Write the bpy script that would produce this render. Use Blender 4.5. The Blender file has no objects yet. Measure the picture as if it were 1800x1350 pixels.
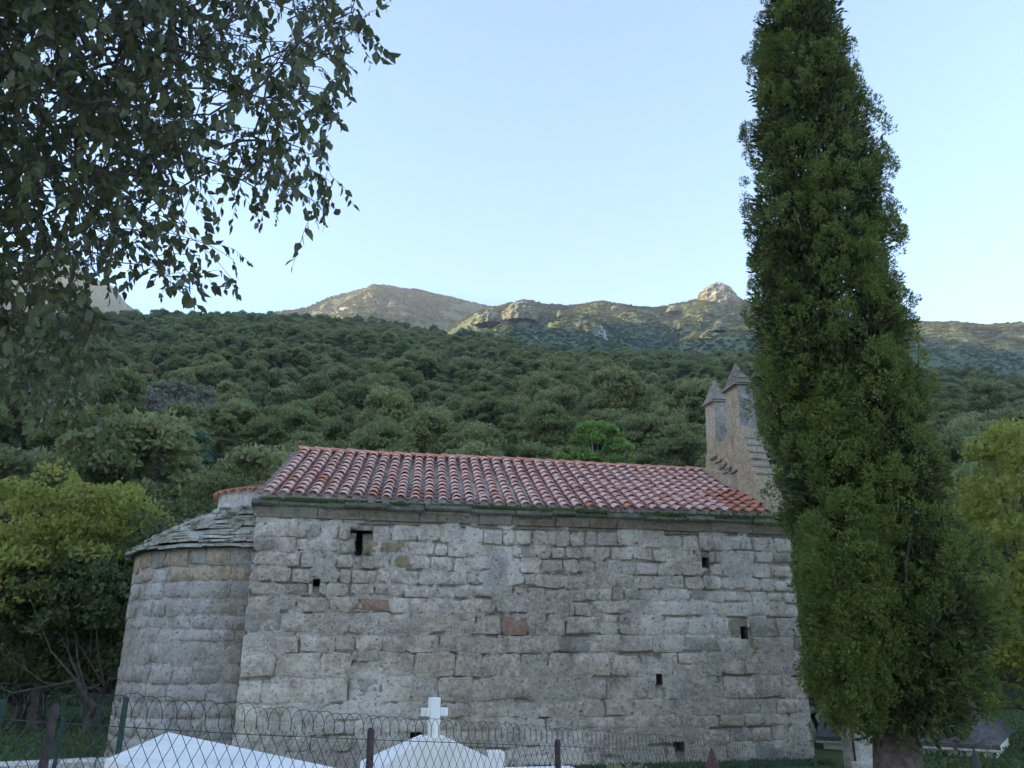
import bpy, math, random
import numpy as np
from mathutils import Vector, Matrix, noise

random.seed(7); rng = np.random.default_rng(7)
scn = bpy.context.scene
COL = scn.collection
rad = math.radians

# ---------------------------------------------------------------- camera
FPX = 1400.0; PITCH = rad(19.0)
CAM = np.array([0, 0, 1.65])
AX = np.array([1., 0, 0]); AF = np.array([0, math.cos(PITCH), math.sin(PITCH)]); AU = np.array([0, -math.sin(PITCH), math.cos(PITCH)])
cd = bpy.data.cameras.new('camera'); cam = bpy.data.objects.new('camera', cd); COL.objects.link(cam)
cd.sensor_width = 36; cd.lens = 36 * FPX / 1800; cd.clip_start = .05; cd.clip_end = 20000
cam.location = CAM; cam.rotation_euler = (rad(90) + PITCH, 0, 0)
scn.camera = cam
# ---------------------------------------------------------------- sky, sun, exposure
SUN_AZ = rad(-90); SUN_EL = rad(6)
w = bpy.data.worlds.new('World'); scn.world = w; w.use_nodes = True
nt = w.node_tree; bg = nt.nodes['Background']; sky = nt.nodes.new('ShaderNodeTexSky')
sky.sky_type = 'NISHITA'; sky.sun_disc = False; sky.sun_elevation = SUN_EL; sky.sun_rotation = SUN_AZ
sky.air_density = 1.0; sky.dust_density = 0.8; sky.ozone_density = 3.0; sky.altitude = 300
nt.links.new(sky.outputs[0], bg.inputs[0]); bg.inputs[1].default_value = .15
sl = bpy.data.lights.new('sun', 'SUN'); sl.energy = 5.0; sl.angle = rad(.5); sl.color = (1, .76, .46)
so = bpy.data.objects.new('sun', sl); COL.objects.link(so)
sd = Vector((math.sin(SUN_AZ) * math.cos(SUN_EL), math.cos(SUN_AZ) * math.cos(SUN_EL), math.sin(SUN_EL)))
so.rotation_euler = sd.to_track_quat('Z', 'Y').to_euler(); so.location = (-30, 20, 60)
scn.view_settings.view_transform = 'Standard'; scn.view_settings.look = 'None'
scn.view_settings.exposure = 2.75; scn.view_settings.gamma = 1

# ---------------------------------------------------------------- pixel helpers
def ray(px, py):
    d = AF + AX * (px - 900) / FPX + AU * (675 - py) / FPX
    return d / np.linalg.norm(d)
def rng_at(px, py, D):            # point at horizontal distance D
    d = ray(px, py); return CAM + d * D / math.hypot(d[0], d[1])
def hit_z(px, py, z):
    d = ray(px, py); return CAM + d * (z - CAM[2]) / d[2]
def azel(px, py):
    d = ray(px, py); return math.atan2(d[0], d[1]), math.asin(d[2])
def proj(P):
    d = np.asarray(P) - CAM; z = d @ AF
    return 900 + FPX * (d @ AX) / z, 675 - FPX * (d @ AU) / z
def smooth(a, b, x):
    t = np.clip((x - a) / (b - a), 0, 1); return t * t * (3 - 2 * t)
def fbm(x, y, z=0., o=4):
    return noise.fractal(Vector((x, y, z)), 1.0, 2.0, o)

# ---------------------------------------------------------------- object helpers
def link(o, parent=None):
    COL.objects.link(o)
    if parent is not None: o.parent = parent
    return o
def tag(o, label=None, cat=None, group=None, kind=None):
    if label: o['label'] = label
    if cat: o['category'] = cat
    if group: o['group'] = group
    if kind: o['kind'] = kind
    return o
def empty(name, loc, rz=0):
    o = bpy.data.objects.new(name, None); o.location = loc; o.rotation_euler = (0, 0, rz); o.empty_display_size = .2
    return link(o)
def mesh(name, V, F, mat, smooth_=False):
    m = bpy.data.meshes.new(name); m.from_pydata([tuple(v) for v in V], [], F); m.update()
    for k in (mat if isinstance(mat, (list, tuple)) else [mat]): m.materials.append(k)
    if smooth_: m.polygons.foreach_set('use_smooth', [True] * len(m.polygons))
    return m
def obj(name, m, parent=None, loc=None):
    o = bpy.data.objects.new(name, m)
    if loc is not None: o.location = loc
    return link(o, parent)
def build(name, V, F, mat, parent=None, smooth_=False):
    return obj(name, mesh(name, V, F, mat, smooth_), parent)
def quads(name, Q, mat):          # Q: (N,4,3) array
    n = len(Q); m = bpy.data.meshes.new(name)
    m.vertices.add(n * 4); m.vertices.foreach_set('co', np.ascontiguousarray(Q, dtype=np.float32).ravel())
    m.loops.add(n * 4); m.loops.foreach_set('vertex_index', np.arange(n * 4, dtype=np.int32))
    m.polygons.add(n); m.polygons.foreach_set('loop_start', np.arange(0, n * 4, 4, dtype=np.int32))
    m.polygons.foreach_set('loop_total', np.full(n, 4, dtype=np.int32))
    m.update(calc_edges=True); m.materials.append(mat); return m
class MB:
    def __init__(s): s.V = []; s.F = []
    def add(s, V, F):
        b = len(s.V); s.V += [tuple(v) for v in V]; s.F += [tuple(b + i for i in f) for f in F]
    def box(s, x0, x1, y0, y1, z0, z1):
        s.add([(x0,y0,z0),(x1,y0,z0),(x1,y1,z0),(x0,y1,z0),(x0,y0,z1),(x1,y0,z1),(x1,y1,z1),(x0,y1,z1)],
              [(0,3,2,1),(4,5,6,7),(0,1,5,4),(1,2,6,5),(2,3,7,6),(3,0,4,7)])
    def tube(s, pts, radii, n=5, cap=True):
        pts = [Vector(p) for p in pts]; V = []; F = []
        for i, p in enumerate(pts):
            d = (pts[min(i+1, len(pts)-1)] - pts[max(i-1, 0)])
            d = d.normalized() if d.length > 1e-9 else Vector((0, 0, 1))
            a = d.orthogonal().normalized() if i == 0 else (a - d * a.dot(d)).normalized()
            b = d.cross(a); r = radii[i] if hasattr(radii, '__len__') else radii
            V += [p + (a * math.cos(2*math.pi*k/n) + b * math.sin(2*math.pi*k/n)) * r for k in range(n)]
        for i in range(len(pts) - 1):
            for k in range(n): F.append((i*n+k, i*n+(k+1) % n, (i+1)*n+(k+1) % n, (i+1)*n+k))
        if cap and n > 2: F += [tuple(range(n))[::-1], tuple(range((len(pts)-1)*n, len(pts)*n))]
        s.add(V, F)
    def build(s, name, mat, parent=None, smooth_=False): return build(name, s.V, s.F, mat, parent, smooth_)

# ---------------------------------------------------------------- materials
def mat_new(name, rough=.9, spec=.2):
    m = bpy.data.materials.new(name); m.use_nodes = True; b = m.node_tree.nodes['Principled BSDF']
    b.inputs['Roughness'].default_value = rough; b.inputs['Specular IOR Level'].default_value = spec
    return m, m.node_tree, b
def N(nt, t, **k):
    n = nt.nodes.new(t)
    for a, v in k.items(): setattr(n, a, v)
    return n
def mixc(nt, fac, a, b):
    m = N(nt, 'ShaderNodeMix', data_type='RGBA')
    for i, v in ((0, fac), (6, a), (7, b)):
        if hasattr(v, 'is_linked') or hasattr(v, 'links'): nt.links.new(v, m.inputs[i])
        else: m.inputs[i].default_value = v if i == 0 else (*v, 1)
    return m.outputs[2]
def ramp(nt, src, lo, hi):
    r = N(nt, 'ShaderNodeMapRange', interpolation_type='SMOOTHSTEP'); r.inputs[1].default_value = lo; r.inputs[2].default_value = hi
    nt.links.new(src, r.inputs[0]); return r.outputs[0]
def ntex(nt, scale, detail=6, rough=.6, coord=None, stretch=None):
    n = N(nt, 'ShaderNodeTexNoise'); n.inputs['Scale'].default_value = scale; n.inputs['Detail'].default_value = detail; n.inputs['Roughness'].default_value = rough
    if coord is None: coord = N(nt, 'ShaderNodeNewGeometry').outputs['Position']
    if stretch:
        mp = N(nt, 'ShaderNodeMapping'); mp.inputs['Scale'].default_value = stretch; nt.links.new(coord, mp.inputs[0]); coord = mp.outputs[0]
    nt.links.new(coord, n.inputs['Vector']); return n.outputs['Fac']
def bump(nt, b, h, strength, dist):
    bn = N(nt, 'ShaderNodeBump'); bn.inputs['Strength'].default_value = strength; bn.inputs['Distance'].default_value = dist
    nt.links.new(h, bn.inputs['Height']); nt.links.new(bn.outputs[0], b.inputs['Normal'])
def mathn(nt, op, a, b=None):
    m = N(nt, 'ShaderNodeMath', operation=op)
    for i, v in enumerate((a, b)):
        if v is None: continue
        if isinstance(v, (int, float)): m.inputs[i].default_value = v
        else: nt.links.new(v, m.inputs[i])
    return m.outputs[0]

def stone_mat(name, a, b, lime, lime_amt=.5, dark=(.07, .07, .07), relief=.012):
    m, t, p = mat_new(name)
    rnd = mathn(t, 'FRACT', mathn(t, 'ADD', N(t, 'ShaderNodeObjectInfo').outputs['Random'], N(t, 'ShaderNodeNewGeometry').outputs['Random Per Island']))
    c = mixc(t, rnd, a, b)
    hv = mathn(t, 'FRACT', mathn(t, 'MULTIPLY', rnd, 7.31))
    c = mixc(t, mathn(t, 'MULTIPLY', ramp(t, hv, .55, .95), .45), c, (a[0] * 1.02, a[1] * .88, a[2] * .70))
    hv2 = mathn(t, 'FRACT', mathn(t, 'MULTIPLY', rnd, 13.7))
    c = mixc(t, mathn(t, 'MULTIPLY', ramp(t, hv2, .6, 1.0), .32), c, tuple(x * .55 for x in a))
    c = mixc(t, ramp(t, ntex(t, 9, 8, .7), .38, .62), c, tuple(x * .68 for x in a))
    big = ntex(t, .55, 5, .62); med = ntex(t, 3.2, 7, .68); streak = ntex(t, 1.3, 6, .65, stretch=(1, 1, .22))
    f = mathn(t, 'MULTIPLY', ramp(t, mathn(t, 'ADD', mathn(t, 'MULTIPLY', big, .6), mathn(t, 'MULTIPLY', med, .4)), .44, .60), lime_amt)
    c = mixc(t, f, c, lime)
    f2 = mathn(t, 'MULTIPLY', ramp(t, streak, .54, .74), .42)
    c = mixc(t, f2, c, dark)
    sp = ramp(t, ntex(t, 46, 4, .7), .60, .70)
    c = mixc(t, mathn(t, 'MULTIPLY', sp, .45), c, (.55, .56, .54))
    sp2 = ramp(t, ntex(t, 20, 9, .8), .46, .39)
    c = mixc(t, mathn(t, 'MULTIPLY', sp2, .8), c, (.06, .053, .047))  # dirt specks that also put the shade of small pits into the colour
    sp3 = ramp(t, ntex(t, 11, 10, .78, stretch=(1, 1, 1.6)), .41, .35)
    c = mixc(t, mathn(t, 'MULTIPLY', sp3, .7), c, (.08, .07, .062))  # coarser specks, dirt and pit shade alike in the colour
    sp4 = ramp(t, ntex(t, 17, 9, .75), .58, .66)
    c = mixc(t, mathn(t, 'MULTIPLY', sp4, .75), c, tuple(min(.75, x * 1.25) for x in lime))
    t.links.new(c, p.inputs['Base Color'])
    h = mathn(t, 'ADD', mathn(t, 'MULTIPLY', ntex(t, 14, 9, .72), 1.0), mathn(t, 'MULTIPLY', ntex(t, 60, 5, .7), .35))
    bump(t, p, h, 1.0, relief * 2.2)
    return m
M = {}
M['stone'] = stone_mat('grey_stone', (.52, .435, .345), (.67, .565, .455), (.90, .80, .68), .65)
M['stone_warm'] = stone_mat('warm_stone', (.36, .315, .255), (.42, .37, .305), (.56, .53, .48), .5)
M['stone_ochre'] = stone_mat('ochre_stone', (.38, .29, .165), (.44, .34, .20), (.5, .46, .38), .2)
M['stone_red'] = stone_mat('red_stone', (.40, .25, .17), (.45, .30, .22), (.54, .47, .41), .4)
M['stone_dark'] = stone_mat('dark_stone', (.13, .125, .12), (.17, .165, .16), (.36, .35, .33), .25)
M['mortar'] = stone_mat('lime_mortar', (.60, .52, .43), (.60, .52, .43), (.88, .795, .69), .75, relief=.02)
M['apse_mortar'] = stone_mat('apse_mortar', (.46, .40, .32), (.46, .40, .32), (.70, .67, .62), .6, relief=.02)
M['apse_stone'] = stone_mat('apse_stone', (.39, .345, .30), (.47, .405, .335), (.70, .67, .62), .45)
M['apse_warm'] = stone_mat('apse_warm_stone', (.48, .37, .25), (.52, .40, .27), (.64, .58, .49), .25)
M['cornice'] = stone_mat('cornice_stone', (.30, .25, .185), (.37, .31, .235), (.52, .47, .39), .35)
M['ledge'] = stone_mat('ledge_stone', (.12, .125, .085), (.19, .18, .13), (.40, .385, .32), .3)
M['plaster'] = stone_mat('buff_roughcast', (.64, .50, .31), (.69, .54, .35), (.78, .66, .49), .5, relief=.03)
M['pale_plaster'] = stone_mat('pale_plaster', (.68, .63, .54), (.68, .63, .54), (.78, .75, .69), .5)
M['grey_side'] = stone_mat('grey_side', (.38, .36, .335), (.38, .36, .335), (.6, .58, .55), .7)
M['slate'] = stone_mat('lauze_slate', (.36, .36, .27), (.52, .50, .41), (.74, .71, .61), .5)
M['cap_slate'] = stone_mat('cap_slate', (.31, .265, .21), (.40, .345, .28), (.50, .46, .40), .35)

def tile_mat(name, a, b, pale, amt):
    m, t, p = mat_new(name, .62, .4)
    rnd = N(t, 'ShaderNodeObjectInfo').outputs['Random']; isl = N(t, 'ShaderNodeNewGeometry').outputs['Random Per Island']
    c = mixc(t, mathn(t, 'FRACT', mathn(t, 'ADD', rnd, isl)), a, b)
    c = mixc(t, mathn(t, 'MULTIPLY', ramp(t, ntex(t, 5, 6, .65), .34, .58), amt), c, pale)
    c = mixc(t, mathn(t, 'MULTIPLY', ramp(t, ntex(t, 34, 5, .7), .56, .68), .45), c, (.12, .10, .09))
    t.links.new(c, p.inputs['Base Color']); bump(t, p, ntex(t, 60, 5, .6), .5, .006); return m
M['tile'] = tile_mat('weathered_tile', (.58, .21, .14), (.60, .30, .23), (.82, .62, .55), .68)  # pale patches: lichen, with sky gloss also put into the colour
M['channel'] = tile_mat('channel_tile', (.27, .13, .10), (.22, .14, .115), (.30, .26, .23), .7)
M['tile_new'] = tile_mat('orange_tile', (.50, .15, .065), (.55, .21, .10), (.62, .40, .33), .35)
M['tile_apse'] = tile_mat('red_tile', (.46, .13, .06), (.50, .18, .09), (.6, .42, .36), .25)
def flat(name, c, rough=.8, spec=.2, var=.25, scale=8, metal=0, bumpy=.3):
    m, t, p = mat_new(name, rough, spec); p.inputs['Metallic'].default_value = metal
    x = mixc(t, ramp(t, ntex(t, scale, 6, .65), .3, .7), tuple(v * (1 - var) for v in c), tuple(min(1, v * (1 + var)) for v in c))
    t.links.new(x, p.inputs['Base Color']); bump(t, p, ntex(t, scale * 5, 6), bumpy, .01); return m
M['white'] = flat('white_tomb_paint', (.82, .79, .73), .65, .3, .07, 4)
def cross_mat():
    m, t, p = mat_new('stained_white', .7, .3)
    c = mixc(t, ramp(t, ntex(t, 9, 7, .7, stretch=(1, 1, .35)), .50, .68), (.80, .80, .76), (.52, .47, .32))
    t.links.new(c, p.inputs['Base Color']); bump(t, p, ntex(t, 40), .4, .004); return m
M['cross'] = cross_mat()
def tomb_mat():
    m, t, p = mat_new('weathered_white_paint', .65, .3)
    c = mixc(t, ramp(t, ntex(t, 2.2, 8, .7), .45, .75), (.84, .81, .75), (.66, .64, .58))
    c = mixc(t, mathn(t, 'MULTIPLY', ramp(t, ntex(t, 14, 9, .75, stretch=(1, 1, .4)), .60, .72), .5), c, (.42, .39, .32))
    t.links.new(c, p.inputs['Base Color']); bump(t, p, ntex(t, 50, 6), .5, .004); return m
M['white'] = tomb_mat()
M['terracotta'] = flat('brown_fascia', (.30, .20, .12), .8, .2, .3, 6)
M['wire'] = flat('green_wire', (.02, .035, .03), .5, .4, .2, 20)
M['post_green'] = flat('green_post', (.02, .05, .042), .55, .4, .3, 20)
M['post_rust'] = flat('rusty_post', (.055, .04, .04), .8, .3, .4, 25)
M['rust_red'] = flat('red_rust', (.11, .04, .04), .8, .3, .3, 25)
M['bark'] = flat('bark', (.10, .08, .065), .95, .1, .4, 9, bumpy=1)
M['bark_cypress'] = flat('cypress_bark', (.13, .10, .085), .95, .1, .4, 11, bumpy=1)
M['bark_pale'] = flat('pale_bark', (.30, .27, .23), .95, .1, .3, 9, bumpy=1)
M['dark_iron'] = flat('dark_iron', (.03, .03, .03), .6, .4, .2, 20)

def leaf_mat(name, cols, tr=.25, rough=.55, spec=.3, objvar=0., tone_scale=0.):
    m, t, p = mat_new(name, rough, spec)
    isl = N(t, 'ShaderNodeNewGeometry').outputs['Random Per Island']; rnd = N(t, 'ShaderNodeObjectInfo').outputs['Random']
    cr = N(t, 'ShaderNodeValToRGB'); e = cr.color_ramp.elements
    while len(e) < len(cols): e.new(.5)
    for i, c in enumerate(cols): e[i].position = i / (len(cols) - 1); e[i].color = (*c, 1)
    if objvar:
        s = mathn(t, 'ADD', mathn(t, 'MULTIPLY', isl, 1 - objvar), mathn(t, 'MULTIPLY', rnd, objvar))
    elif tone_scale: s = mathn(t, 'ADD', mathn(t, 'MULTIPLY', isl, .5), mathn(t, 'MULTIPLY', ramp(t, ntex(t, tone_scale, 3), .3, .7), .5))      # paler, yellower tone in noise patches
    else: s = isl
    t.links.new(s, cr.inputs[0]); t.links.new(cr.outputs[0], p.inputs['Base Color'])
    tb = N(t, 'ShaderNodeBsdfTranslucent'); t.links.new(cr.outputs[0], tb.inputs[0]); ms = N(t, 'ShaderNodeMixShader'); ms.inputs[0].default_value = tr
    t.links.new(p.outputs[0], ms.inputs[1]); t.links.new(tb.outputs[0], ms.inputs[2])
    t.links.new(ms.outputs[0], t.nodes['Material Output'].inputs[0]); return m
M['lf_oak'] = leaf_mat('holm_oak_leaf', [(.11, .135, .05), (.19, .225, .08), (.25, .285, .11), (.32, .33, .15), (.24, .265, .085), (.17, .215, .10), (.34, .31, .13)], .5, objvar=.72)
M['lf_maquis'] = leaf_mat('maquis_leaf', [(.085, .12, .05), (.115, .15, .065), (.15, .175, .08), (.18, .175, .075)], .2, objvar=.7)
M['lf_bright'] = leaf_mat('bright_leaf', [(.17, .28, .06), (.24, .36, .08), (.20, .31, .07)], .5)
M['lf_yellow'] = leaf_mat('yellow_leaf', [(.24, .27, .06), (.34, .35, .075), (.29, .31, .07), (.42, .39, .09)], .5)
M['lf_lime'] = leaf_mat('lime_leaf', [(.23, .26, .065), (.34, .35, .08), (.28, .31, .07), (.42, .39, .085)], .55)
M['lf_dark'] = leaf_mat('dark_leaf', [(.07, .095, .036), (.10, .13, .05), (.13, .155, .06)], .4)
M['lf_olive'] = leaf_mat('olive_leaf', [(.12, .15, .055), (.16, .19, .07), (.20, .225, .085)], .4)
M['lf_grey'] = leaf_mat('bare_grey_twig', [(.22, .21, .18), (.28, .26, .22), (.20, .22, .16)], .3)
M['lf_cyp'] = leaf_mat('cypress_leaf', [(.08, .12, .028), (.125, .175, .04), (.17, .215, .05), (.26, .285, .07)], .3, .6, .25, tone_scale=2.6)
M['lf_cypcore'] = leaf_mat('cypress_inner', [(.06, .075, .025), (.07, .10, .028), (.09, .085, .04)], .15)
M['lf_celtis'] = leaf_mat('hackberry_leaf', [(.065, .065, .03), (.09, .10, .038), (.11, .135, .042), (.15, .15, .07)], .42, .36, .6)
M['lf_moss'] = leaf_mat('moss', [(.05, .10, .02), (.12, .22, .03), (.08, .14, .03), (.15, .16, .07)], .2)
M['lf_dry'] = leaf_mat('grey_houseleek', [(.20, .21, .17), (.28, .28, .24), (.16, .18, .13)], .2)
M['lf_grass'] = leaf_mat('grass_blade', [(.055, .095, .03), (.08, .13, .04), (.10, .14, .05)], .3)
def terrain_mat(name, a, b, rock, rlo, rhi, sc):
    m, t, p = mat_new(name, .95, .1)
    c = mixc(t, ramp(t, ntex(t, sc, 8, .65), .35, .65), a, b)
    nz = N(t, 'ShaderNodeSeparateXYZ'); t.links.new(N(t, 'ShaderNodeNewGeometry').outputs['Normal'], nz.inputs[0])
    f = ramp(t, mathn(t, 'ADD', ntex(t, sc * .45, 9, .7), mathn(t, 'MULTIPLY', mathn(t, 'SUBTRACT', .75, nz.outputs[2]), .5)), rlo, rhi)
    c = mixc(t, f, c, rock); t.links.new(c, p.inputs['Base Color']); bump(t, p, ntex(t, sc * 3, 8), .8, 4); return m
M['hill'] = terrain_mat('wooded_ground', (.035, .05, .025), (.05, .06, .035), (.12, .11, .09), .80, .95, .05)
M['mount'] = terrain_mat('maquis_slope', (.075, .105, .055), (.12, .145, .08), (.40, .385, .35), .64, .72, .014)
M['cliff'] = terrain_mat('limestone_cliff', (.26, .25, .23), (.46, .44, .40), (.16, .17, .11), .55, .68, .09)
def ground_mat():
    m, t, p = mat_new('grassy_ground', .95, .1)
    c = mixc(t, ramp(t, ntex(t, .8, 8, .65), .35, .65), (.055, .085, .03), (.10, .12, .05))
    c = mixc(t, ramp(t, ntex(t, .35, 5), .55, .7), c, (.14, .12, .08))
    sx = N(t, 'ShaderNodeSeparateXYZ'); t.links.new(N(t, 'ShaderNodeNewGeometry').outputs['Position'], sx.inputs[0])
    yw = mathn(t, 'ADD', sx.outputs[1], mathn(t, 'MULTIPLY', ntex(t, 1.2, 5), .8))
    gv = mixc(t, ramp(t, ntex(t, 25, 7, .7), .3, .7), (.40, .37, .32), (.54, .50, .44))       # pale gravel before the chapel, added unseen to bounce light onto the wall
    c = mixc(t, ramp(t, yw, 9.9, 9.6), c, gv); t.links.new(c, p.inputs['Base Color']); bump(t, p, ntex(t, 30, 6), .6, .03); return m
M['ground'] = ground_mat()

# ---------------------------------------------------------------- terrain
CREST = [azel(x, y) for x, y in [(-600, 560), (-200, 556), (0, 556), (240, 552), (400, 546), (560, 552), (700, 566), (850, 588), (1000, 607), (1300, 618), (1640, 655), (1800, 662), (2100, 690), (2600, 760)]]
CAZ = np.array([c[0] for c in CREST]); CEL = np.array([c[1] for c in CREST])
DC = 450.
def crest_h(az):
    e = np.interp(az, CAZ, CEL)
    k = 1.0
    if az > CAZ[-1]: k = max(0, 1 - (az - CAZ[-1]) / 1.0)
    if az < -1.7: k = max(0, 1 - (-1.7 - az) / .9)
    return (DC * math.tan(e) - 4.5) * k
def height(x, y):
    d = math.hypot(x, y); az = math.atan2(x, y)
    z = .02 * fbm(x * .4, y * .4)
    if d > 34:
        H = crest_h(az)
        if d <= DC:
            u = (d - 34) / (DC - 34); z += H * (u * .95 + .05 * u * u)
            z += smooth(45, 160, d) * smooth(DC, DC - 120, d) * 9 * fbm(x * .009, y * .009, 3.1)
            z += smooth(40, 80, d) * smooth(DC, DC - 60, d) * 2.0 * fbm(x * .04, y * .04, 9.)
        else: z += H - (d - DC) * .30
        z = max(z, -40)
    return z
naz = 240; radii = list(np.concatenate([np.arange(.0, 34, 2.0), np.arange(34, 120, 5), np.arange(120, 480, 11), np.arange(480, 800, 40), [1000, 1500, 2500, 4200]]))
V = []; F = []
for r_ in radii:
    for k in range(naz):
        a = 2 * math.pi * k / naz - math.pi
        x, y = max(r_, .05) * math.sin(a), max(r_, .05) * math.cos(a)
        V.append((x, y, height(x, y)))
for i in range(len(radii) - 1):
    for k in range(naz):
        F.append((i*naz+k, i*naz+(k+1) % naz, (i+1)*naz+(k+1) % naz, (i+1)*naz+k))
F.append(tuple(range(naz))[::-1])
g = build('ground', V, [f[::-1] for f in F], [M['ground'], M['hill']], None, True)
for p_ in g.data.polygons:
    if math.hypot(*p_.center[:2]) > 33: p_.material_index = 1
tag(g, kind='structure')

def ridge(name, pts, half, slope, amp, mat, n=150, m=26, seed=0., freq=.006):
    pts = np.array(pts); s = np.concatenate([[0], np.cumsum(np.linalg.norm(np.diff(pts[:, :2], axis=0), axis=1))])
    ss = np.linspace(0, s[-1], n); P = np.stack([np.interp(ss, s, pts[:, k]) for k in range(3)], 1)
    T = np.gradient(P[:, :2], axis=0); k_ = 9
    T = np.stack([np.convolve(np.pad(T[:, k], k_, 'edge'), np.ones(2*k_+1) / (2*k_+1), 'valid') for k in range(2)], 1)
    T /= np.linalg.norm(T, axis=1)[:, None]; NN = np.stack([T[:, 1], -T[:, 0]], 1)
    offs = np.sign(np.linspace(-1, 1, m)) * np.abs(np.linspace(-1, 1, m)) ** 1.5 * half
    V = []; F = []
    for i in range(n):
        for o in offs:
            x, y = P[i, :2] + NN[i] * o; a = abs(o)
            z = P[i, 2] - a * slope + amp * min(1, a / 110 + .02) * fbm(x * freq, y * freq, seed, 6)
            V.append((x, y, max(z, -45)))
    for i in range(n - 1):
        for j in range(m - 1): F.append((i*m+j, (i+1)*m+j, (i+1)*m+j+1, i*m+j+1))
    o = build(name, V, F, mat, None, False); tag(o, kind='structure'); return o
def pxr(L, D): return [rng_at(x, y, D) for x, y in L]
mtA = ridge('mountain', pxr([(380, 570), (430, 560), (540, 540), (575, 524), (620, 512), (660, 503), (700, 506), (740, 511), (800, 523), (840, 535), (900, 545), (1000, 556), (1150, 575)], 1650), 900, .62, 30, M['mount'], 300, 70, 2., .009)
mtB = ridge('mountain', pxr([(700, 620), (760, 592), (810, 562), (840, 548), (870, 539), (925, 526), (960, 534), (1010, 537), (1050, 531), (1100, 536), (1150, 541), (1190, 534), (1230, 526), (1300, 526), (1400, 549), (1500, 560), (1620, 564), (1680, 565), (1740, 570), (1800, 566), (1900, 564), (2100, 590), (2500, 700)], 1050), 620, .58, 26, M['mount'], 360, 70, 5., .011)
mtL = ridge('mountain', [rng_at(420, 580, 1950), rng_at(320, 566, 1950), rng_at(250, 552, 1950), rng_at(222, 532, 1950), rng_at(200, 503, 1950), rng_at(170, 490, 1950), rng_at(120, 455, 1950), (-1290, 1300, 580), (-1290, 700, 440), (-1230, 0, 330), (-1150, -700, 260), (-900, -1500, 120)], 800, .80, 70, M['mount'], 200, 34, 8.)  # its unseen left run is shaped to keep the sun off the valley

# ---------------------------------------------------------------- foliage geometry
def unit(v): return v / (np.linalg.norm(v, axis=-1, keepdims=True) + 1e-9)
def blades(base, d, L, W, r):
    n = len(base); w_ = unit(np.cross(d, unit(r.normal(size=(n, 3)))))
    L = L[:, None]; W = W[:, None]
    return np.stack([base, base + d * L * .45 + w_ * W, base + d * L, base + d * L * .45 - w_ * W], 1)
def clump_leaves(cent, crad, per, leaf, r, flat_=.92):
    """leaf quads on the shells of many small clumps"""
    n = len(cent) * per; c = np.repeat(cent, per, 0); cr = np.repeat(crad, per)[:, None]
    nrm = unit(r.normal(size=(n, 3))); nrm[:, 2] = np.abs(nrm[:, 2]) * .8 + nrm[:, 2] * .2; nrm = unit(nrm)
    pos = c + nrm * cr * (r.uniform(.35, 1, (n, 1)) ** .5) * np.array([1, 1, flat_])
    t_ = unit(r.normal(size=(n, 3)) + nrm * .5)
    L = leaf * r.uniform(.6, 1.3, n); return blades(pos - t_ * L[:, None] * .5, t_, L, L * .3, r)
def crown_centers(n, R, r, low=-.35):
    v = unit(r.normal(size=(n * 3, 3))); v = v[v[:, 2] > low][:n]
    return v * (r.uniform(.45, 1, (len(v), 1)) ** .6) * np.array(R) * .82
def hill_tree_mesh(name, seed, mat, nc=26, per=44, leaf=.42, tall=1.0):
    r = np.random.default_rng(seed)
    C_ = crown_centers(nc, (2.0, 2.0, 1.75 * tall), r, -.7); C_[:, 2] += 3.3 * tall
    Q = clump_leaves(C_, r.uniform(.55, .95, len(C_)), per, leaf, r)
    m = quads(name, Q, mat)
    return m
HT = [hill_tree_mesh('holm_oak_crown', 100 + i, M['lf_oak'], 20 + 3 * i, 150, .26, .85 + .1 * i) for i in range(5)]
def trunk_mb(h, r0, seed, lean=.3, limbs=None):
    r = random.Random(seed); mb = MB()
    pts = [(0, 0, -.6)] + [(r.uniform(-lean, lean) * k / 4, r.uniform(-lean, lean) * k / 4, h * k / 4) for k in range(1, 5)]
    mb.tube(pts, [r0 * 1.3, r0, r0 * .85, r0 * .65, r0 * .35], 7)
    if limbs is not None:
        for c in limbs:
            k = r.uniform(.35, .95); a = Vector(pts[2]).lerp(Vector(pts[4]), k); c = Vector(c)
            mid = a.lerp(c, .5) + Vector((0, 0, -.12 * (c - a).length))
            mb.tube([a, mid, c], [r0 * .38, r0 * .22, r0 * .06], 5)
    return mb
# joined crown + trunk for the hillside oaks (too small to show their parts)
def with_trunk(m, i):
    mb = trunk_mb(3.2, .16, i); base = len(m.vertices)
    V = [tuple(v.co) for v in m.vertices] + mb.V; F = [tuple(p.vertices) for p in m.polygons] + [tuple(base + k for k in f) for f in mb.F]
    n = mesh(m.name, V, F, [m.materials[0], M['bark']])
    k0 = len(m.polygons)
    n.polygons.foreach_set('material_index', [0] * k0 + [1] * len(mb.F)); return n
HT = [with_trunk(m, i) for i, m in enumerate(HT)]
PROTO = [bpy.data.objects.new('holm_oak_form', m) for m in HT]
SH = [bpy.data.objects.new('maquis_form', hill_tree_mesh('maquis_crown', 300 + i, M['lf_maquis'], 14, 50, .55, .45)) for i in range(3)]

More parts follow.
